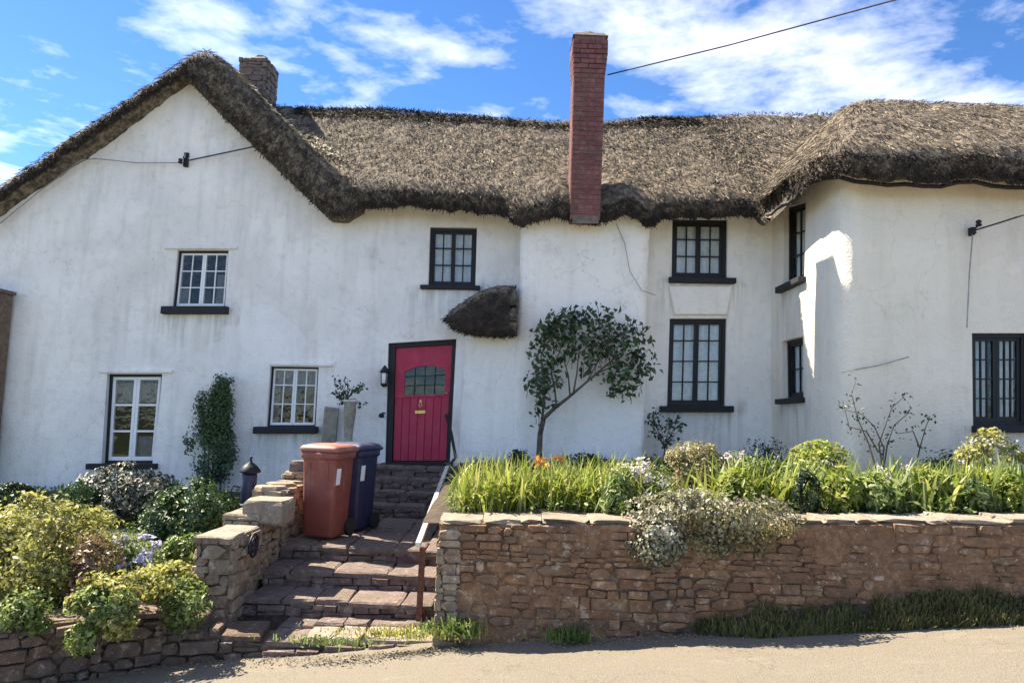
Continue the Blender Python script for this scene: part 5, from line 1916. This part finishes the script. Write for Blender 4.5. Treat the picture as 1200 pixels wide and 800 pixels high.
# wall tree
TY = 10.75
tr = thing('wall_tree', 'small dark leaved tree with a forked trunk trained against the chimney breast', 'tree', P(632, 545, TY))
mb = MB()
B = lambda x, y, dy=0: P(x, y, TY + dy)
mb.tube([B(632, 560), B(632, 530), B(633, 508), B(637, 490)], [.05, .042, .038, .036], 8)
limbs = [([(637, 490), (650, 478), (668, 464), (688, 447), (708, 430), (725, 415)], .032),
         ([(633, 508), (636, 485), (638, 460), (637, 440), (634, 418), (640, 400)], .024),
         ([(652, 476), (650, 455), (646, 435), (656, 412), (662, 390)], .017),
         ([(668, 464), (666, 440), (660, 418), (650, 400)], .014),
         ([(672, 460), (676, 438), (678, 415), (686, 390)], .015),
         ([(688, 447), (700, 425), (712, 400), (716, 378)], .014),
         ([(700, 437), (722, 428), (742, 430), (752, 420)], .012),
         ([(656, 412), (640, 404), (624, 425)], .009), ([(678, 415), (694, 402), (700, 372)], .009), ([(660, 420), (672, 400), (676, 370)], .009), ([(712, 400), (732, 392), (750, 398)], .009)]
for pl_, r0 in limbs:
    n_ = len(pl_)
    mb.tube([B(x, y, random.uniform(-.06, .04)) for x, y in pl_], [r0 * (1 - .7 * i / (n_ - 1)) for i in range(n_)], 6)
mb.build('trunk', MAT['bark'], tr, True)
cl_pts = [(640, 385), (655, 375), (668, 378), (682, 372), (695, 380), (708, 378), (722, 385), (735, 392), (748, 402), (757, 418), (748, 436), (735, 448), (720, 440), (700, 400), (685, 395), (670, 398), (655, 398), (640, 405), (630, 420), (628, 438), (645, 425), (660, 415), (676, 412), (692, 415), (708, 412), (724, 412), (738, 420), (716, 395), (640, 450), (690, 432), (652, 388), (640, 432), (631, 452), (650, 446), (720, 455), (738, 456), (757, 432), (726, 436), (640, 470), (730, 402), (670, 385), (700, 390), (636, 395), (745, 412), (722, 425)]
pp = []
for (x, y) in cl_pts:
    n_ = random.randint(16, 30)
    for _ in range(n_):
        q = P(x + random.gauss(0, 7), y + random.gauss(0, 6.5), TY + random.gauss(-.03, .09)); pp.append(q[:])
for _ in range(150):       # loose outer leaves
    x = random.uniform(618, 764); y = 355 + abs(x - 692) ** 2 * .006 + random.uniform(0, 30)
    pp.append(P(x, y, TY + random.gauss(0, .06))[:])
for _ in range(30):
    pp.append(P(632 + random.gauss(0, 6), random.uniform(440, 500), TY - .02)[:])
pp = np.array(pp)
msk = rng.random(len(pp)) < .35
for q_, m_, nm_ in ((pp[~msk], 'dkgreen', 'foliage'), (pp[msk], 'boxgreen', 'young_foliage')):
    leaves_mesh(q_, rng.normal(0, .8, (len(q_), 3)) + np.array([-.1, -.8, .5]), rng.uniform(.055, .14, len(q_)), .52, nm_, MAT[m_], tr)
tw = MB()
for q_ in pp[::9]:
    q_ = Vector(q_)
    b0_ = q_ + Vector((random.uniform(-.12, .12), .03, -random.uniform(.08, .2)))
    tw.tube([b0_, b0_.lerp(q_, .5) + Vector((.01, 0, .01)), q_], [.005, .004, .002], 4)
tw.build('twigs', MAT['bark'], tr, kind='stuff')

# small dark rose at the corner under the tall window
rs = thing('rose_bush', 'small dark leggy bush in the corner under the tall black window', 'bush', P(775, 545, 11.0))
mb = MB(); pp = []
for (x, y) in ((762, 492), (768, 498), (776, 505), (785, 496), (794, 492), (788, 512), (782, 520), (770, 510), (798, 500), (765, 488)):
    mb.tube([P(777, 548, 11.1), P(779, 525, 11.1), P(x, y, 11.1)], [.012, .009, .003], 5)
    for _ in range(15):
        pp.append(P(x + random.gauss(0, 4), y + random.gauss(0, 4), 11.1 + random.gauss(0, .05))[:])
mb.build('stems', MAT['bark'], rs)
pp = np.array(pp)
leaves_mesh(pp, rng.normal(0, .8, (len(pp), 3)) + np.array([0, -.8, .4]), rng.uniform(.05, .085, len(pp)), .6, 'foliage', MAT['dkgreen'], rs)

# bare climbing rose on the wing
rs = thing('climbing_rose', 'sparse wiry rose climbing the front of the wing', 'climber', P(1035, 560, 8.95))
mb = MB(); pp = []
st = [[(1030, 560), (1018, 520), (1005, 490), (998, 462), (1004, 443)], [(1032, 560), (1036, 525), (1025, 500), (1010, 485), (990, 480)], [(1034, 560), (1040, 520), (1048, 498), (1062, 486), (1068, 478)],
      [(1036, 560), (1030, 520), (1045, 478), (1060, 464)], [(1070, 560), (1078, 525), (1085, 500), (1090, 488)], [(1030, 530), (1015, 505), (995, 500), (988, 470)], [(1078, 525), (1070, 505), (1052, 508)]]
for q in st:
    mb.tube([P(x, y, 8.97 + random.uniform(-.03, .02)) for x, y in q], [.011 * (1 - .75 * i / (len(q) - 1)) for i in range(len(q))], 5)
    for (x, y) in q[1:]:
        for _ in range(random.randint(5, 12)):
            pp.append(P(x + random.gauss(0, 5), y + random.gauss(0, 5), 8.94 + random.gauss(0, .04))[:])
mb.build('stems', MAT['bark'], rs)
pp = np.array(pp)
leaves_mesh(pp, rng.normal(0, .8, (len(pp), 3)) + np.array([0, -.8, .4]), rng.uniform(.03, .055, len(pp)), .6, 'foliage', MAT['dkgreen'], rs)

# flower bed, left to right -------------------------------------------------
G = 'strap leaved clumps behind the retaining wall'
where = ['at the top of the handrail', 'just right of the handrail clump', 'below the foot of the wall tree', 'right of the wall tree trunk', 'in the middle of the strap leaved row', 'left of the pale pink flowers', 'at the right end of the strap leaved row', 'in front of the pale pink flowers']
for k, (px, Y, n) in enumerate([(566, 7.5, 120), (586, 7.1, 150), (610, 7.5, 160), (640, 7.2, 170), (668, 7.5, 170), (696, 7.2, 170), (722, 7.6, 140), (748, 7.2, 90)]):
    strap('daylily_clump', 'lime green clump of arching strap leaves ' + where[k], 'plant', px, 600, Y, n, (.30, .60), (.016, .036), 'fern', .75, .15, G, flowers=(('orange', 3, .04, .48) if k == 3 else None))
strap('daylily_clump', 'thin lime strap leaved clump leaning over the left end of the wall', 'plant', 551, 600, 7.05, 70, (.28, .48), (.012, .026), 'fern', .8, .07, G)
strap('daylily_clump', 'sparse lime strap leaved clump farther back beside the handrail', 'plant', 548, 585, 8.1, 70, (.28, .48), (.012, .026), 'fern', .7, .08, G)
shrub('low_bush', 'low green cushion plant at the corner of the bed by the handrail', 'bush', (522, 556, 574, 602), 7.6, .5, 900, (.03, .06), 'midgreen', .5, 18, .3, .3)
shrub('low_bush', 'dark low bush against the wall behind the strap leaves, left of the tree', 'bush', (590, 630, 528, 560), 10.4, .3, 900, (.04, .07), 'dkgreen', .6, 14, .3, .4)
shrub('low_bush', 'dark low bush against the wall behind the strap leaves, right of the tree', 'bush', (655, 720, 534, 562), 10.4, .3, 900, (.04, .07), 'dkgreen', .6, 14, .3, .4)
shrub('flowering_plant', 'pale pink and white flowering plant right of the strap leaves', 'flowers', (712, 792, 543, 604), 7.4, .3, 1800, (.03, .06), 'midgreen', .5, 26, .25, .4, flowers=('pinkwhite', 700, (.02, .045), 22))
shrub('shrub', 'tan brown bushy shrub behind the middle of the retaining wall', 'shrub', (776, 848, 520, 590), 8.2, .35, 4200, (.03, .06), 'tan', .45, 40, .2, .5, flowers=('tan', 400, (.03, .05), 20))
shrub('trailing_plant', 'pale silver leaved plant draped over the top of the retaining wall', 'plant', (734, 936, 580, 626), 6.45, .24, 4600, (.018, .055), 'greywhite', .6, 46, .24, .25, extra=('tan', 900, (.02, .05), (800, 940, 588, 632)))
shrub('trailing_plant', 'pale cream flowered tuft hanging down the face of the wall', 'plant', (736, 802, 606, 666), 6.34, .10, 1300, (.02, .045), 'greywhite', .6, 16, .34, .2, flowers=('creamflower', 250, (.02, .04), 12))
shrub('trailing_plant', 'thin olive trailing stems hanging under the silver leaved plant', 'plant', (790, 905, 608, 650), 6.36, .08, 1100, (.02, .045), 'tan', .6, 14, .36, .2)
where = ['right of the tan shrub', 'in front of the small wing window', 'at the foot of the wing corner', 'below the wing corner, near the wall top', 'left of the bare climbing rose', 'at the foot of the bare climbing rose', 'right of the bare climbing rose', 'between the rose and the leaded window', 'left of the flowering shrub under the leaded window', 'at the right edge by the wall top', 'at the far right edge of the bed']
G2 = 'broad leaved green clumps filling the bed'
for k, (px, Y, n, m_) in enumerate([(858, 7.4, 150, 'fern'), (886, 7.8, 150, 'midgreen'), (915, 7.3, 160, 'fern'), (950, 7.6, 170, 'midgreen'), (985, 7.2, 170, 'midgreen'), (1020, 7.5, 170, 'fern'), (1055, 7.2, 170, 'midgreen'), (1092, 7.5, 170, 'midgreen'), (1128, 7.2, 170, 'fern'), (1165, 7.4, 170, 'midgreen'), (1200, 7.2, 170, 'midgreen')]):
    strap('leafy_clump', ('bright' if m_ == 'fern' else 'mid') + ' green broad leaved clump ' + where[k], 'plant', px, 600, Y, int(n * .6), (.32, .60), (.03, .06), m_, .7, .19, G2, flowers=(('pinkwhite', 5, .02, .40) if k in (3, 6, 9) else None))
for (x0, x1, y0, Y_, m_, lab) in ((842, 884, 552, 7.2, 'fern', 'right of the tan shrub'), (896, 938, 546, 7.6, 'midgreen', 'left of the dark tuft'), (955, 1002, 548, 7.1, 'fern', 'right of the dark tuft'),
                                  (1006, 1052, 556, 7.0, 'midgreen', 'in front of the bare rose'), (1056, 1104, 550, 7.3, 'fern', 'below the bare rose, on its right'), (1110, 1152, 556, 7.1, 'midgreen', 'left of the blooming shrub under the leaded window'),
                                  (1152, 1204, 552, 7.2, 'fern', 'under the leaded window'), (700, 738, 556, 6.95, 'midgreen', 'left of the silver trailing plant')):
    shrub('bushy_perennial', ('lime' if m_ == 'fern' else 'pale') + ' green leafy perennial, ' + lab, 'plant', (x0, x1, y0, 606), Y_, .28, 1300, (.05, .12), m_, .36, 20, .33, .3, group='leafy perennials along the wall top')
shrub('leafy_plant', 'bushy lime green plant at the foot of the wing corner', 'plant', (925, 1000, 520, 580), 8.3, .35, 2600, (.04, .08), 'fern', .5, 34, .25, .4)
shrub('leafy_plant', 'bushy lime green plant behind the silver leaved trailing plant', 'plant', (845, 925, 540, 602), 7.7, .35, 2600, (.035, .07), 'midgreen', .5, 34, .25, .4)
shrub('leafy_plant', 'dark tuft of narrow leaves behind the wall coping', 'plant', (928, 958, 552, 604), 6.95, .15, 700, (.04, .08), 'dkgreen', .3, 16, .25, .4)
shrub('leafy_plant', 'wide bank of green leaves behind the right half of the wall', 'plant', (1000, 1120, 556, 606), 7.7, .4, 3600, (.04, .08), 'midgreen', .5, 40, .22, .4)
shrub('leafy_plant', 'green leafy bank under the leaded window at the right edge', 'plant', (1110, 1240, 552, 606), 7.8, .4, 3600, (.04, .08), 'midgreen', .5, 40, .22, .4)
shrub('flowering_shrub', 'yellow green shrub with pale blooms under the leaded window', 'shrub', (1128, 1200, 506, 580), 8.4, .3, 1900, (.035, .07), 'yellow', .55, 28, .22, .4, flowers=('creamflower', 60, (.03, .05), 8))
shrub('low_bush', 'dark bushy tuft against the side wall of the wing', 'bush', (868, 922, 514, 560), 10.2, .3, 900, (.035, .06), 'dkgreen', .4, 16, .3, .3)
shrub('low_bush', 'dark low bush at the foot of the wing front under the rose', 'bush', (1075, 1135, 530, 570), 8.8, .2, 900, (.035, .06), 'boxgreen', .5, 16, .3, .3)
shrub('flowering_plant', 'small white flowered plant behind the tan shrub', 'flowers', (845, 882, 530, 570), 9.0, .2, 500, (.03, .05), 'midgreen', .4, 12, .3, .3, flowers=('pinkwhite', 160, (.03, .05), 8))

# grass and weeds along the wall foot --------------------------------------
def grass(name, pts, mat, L, kind='stuff', parent=None):
    n = len(pts)
    az = rng.uniform(0, 2 * math.pi, n)
    ln = np.abs(rng.normal(0, .45, n))
    d = np.column_stack([np.cos(az) * np.sin(ln), np.sin(az) * np.sin(ln) - .15, np.cos(ln)])
    d /= np.linalg.norm(d, axis=1)[:, None]
    return blades(pts, d, np.column_stack([np.cos(az + 1.6), np.sin(az + 1.6), np.zeros(n)]), rng.uniform(*L, n), rng.uniform(.006, .016, n), name, mat, parent, kind)


n = 12500
x = rng.uniform(P(815, 740, WALLY).x, 7.2, n)
x = np.where(rng.random(n) < .25, rng.uniform(P(930, 740, WALLY).x, 4.6, n), x)
fade = np.clip((x - 1.5) / .6, .15, 1)
up = rng.random(n) ** 1.4
dens = np.clip(vnoise(x * 2.3, 0, 0, 61) * .55 + vnoise(x * 7, up * 2, 0, 62) * .5 + .6, .08, 1.25)
hmax = .20 * fade * dens
y = WALLY - .02 - .22 * (1 - up) * fade
z = np.array([road_z(q) for q in x]) - .02 + hmax * up
o = grass('verge_grass', np.column_stack([x, y, z]), MAT['grass'], (.02, .12))
# bank of soil under it
bv_, bf_ = [], []
xs_ = np.arange(1.4, 7.3, .15)
for q in xs_:
    f_ = min(1, max(.1, (q - 1.4) / .8))
    zr_ = road_z(q)
    bv_ += [(q, WALLY - .24 * f_ + .02 * math.sin(q * 9), zr_ - .05), (q, WALLY - .12 * f_, zr_ + .05 * f_ + .015 * math.sin(q * 7)), (q, WALLY - .02, zr_ + .15 * f_ + .02 * math.sin(q * 5)), (q, WALLY + .05, zr_ + .15 * f_)]
for i in range(len(xs_) - 1):
    for k in range(3):
        a = i * 4 + k
        bf_.append((a, a + 4, a + 5, a + 1))
part('grass_bank', bv_, bf_, MAT['soil'], None, True, kind='structure')


def weed(label, px, py, Y, w, n, L, mat):
    c_ = P(px, py, Y)
    zg = road_z(c_.x)
    t_ = thing('weed_clump', label, 'weeds', (c_.x, Y, c_.z))
    p = np.column_stack([c_.x + rng.normal(0, w, n), Y + rng.normal(0, .05, n), np.full(n, c_.z - .02) + rng.uniform(0, .03, n)])
    grass('blades', p, MAT[mat], L, parent=t_)
    m_ = n // 3
    p = np.column_stack([c_.x + rng.normal(0, w, m_), Y + rng.normal(-.02, .06, m_), c_.z + rng.uniform(0, L[1] * .7, m_)])
    leaves_mesh(p, rng.normal(0, .6, (m_, 3)) + np.array([0, -.5, .7]), rng.uniform(.02, .045, m_), .6, 'leaves', MAT[mat], t_)


weed('tuft of green weeds at the left corner of the retaining wall', 540, 742, 6.3, .07, 260, (.05, .17), 'midgreen')
weed('short tuft of weeds at the foot of the wall below its middle', 668, 748, 6.3, .09, 260, (.04, .13), 'midgreen')
weed('straggling weeds along the road edge below the steps', 478, 744, 6.28, .25, 420, (.02, .07), 'yellow')
weed('weeds growing on the ledge beside the handrail post', 508, 738, 6.4, .08, 200, (.03, .10), 'midgreen')
weed('few weeds on the ledge below the pillar', 385, 752, 6.15, .18, 200, (.02, .06), 'midgreen')

# low ground cover filling the soil of both gardens
n = 16000
x = np.concatenate([rng.uniform(X1 + .2, 8.2, n), rng.uniform(-8.8, -2.9, n)])
y = np.concatenate([rng.uniform(WALLY + .45, 11.2, n), rng.uniform(6.0, 11.3, n)])
ok = ~((x > 3.9) & (y > 8.9)) & ~((x > -.9) & (x < 1.9) & (y > 10.8)) & (vnoise(x * 1.5, y * 1.5, 0, 81) > -.35)
ok &= ~((x < -2.9) & (y < np.array([left_edge(q) for q in x]) + .5))
x, y = x[ok], y[ok]
z = np.array([bed_z(a, b_) if a > -1.2 else lawn_z(a, b_) for a, b_ in zip(x, y)]) + rng.uniform(0, .10, len(x))
leaves_mesh(np.column_stack([x, y, z]), rng.normal(0, .6, (len(x), 3)) + np.array([0, -.3, .8]), rng.uniform(.03, .085, len(x)), .5, 'ground_cover', MAT['midgreen'], None)

# loose grit along the road edge
n = 2500
x = rng.uniform(-4, 5, n); y = 6.3 - np.abs(rng.normal(0, .12, n)) - np.where(x < -2.9, .55, 0) + np.where(x > -.7, .05, 0)
s = rng.uniform(.003, .010, n)
z = np.array([road_z(q) for q in x]) + .004
oct_ = np.array([(1, 0, 0), (-1, 0, 0), (0, 1, 0), (0, -1, 0), (0, 0, .7), (0, 0, -.7)])
V = (np.column_stack([x, y, z])[:, None] + oct_[None] * s[:, None, None]).reshape(-1, 3)
ft = np.array([(0, 2, 4), (2, 1, 4), (1, 3, 4), (3, 0, 4), (2, 0, 5), (1, 2, 5), (3, 1, 5), (0, 3, 5)])
Fq = ((np.arange(n) * 6)[:, None, None] + ft[None]).reshape(-1, 3)
npart('road_grit', V, Fq, MAT['pale'], None, False, kind='stuff')
print('objects', len(bpy.data.objects))
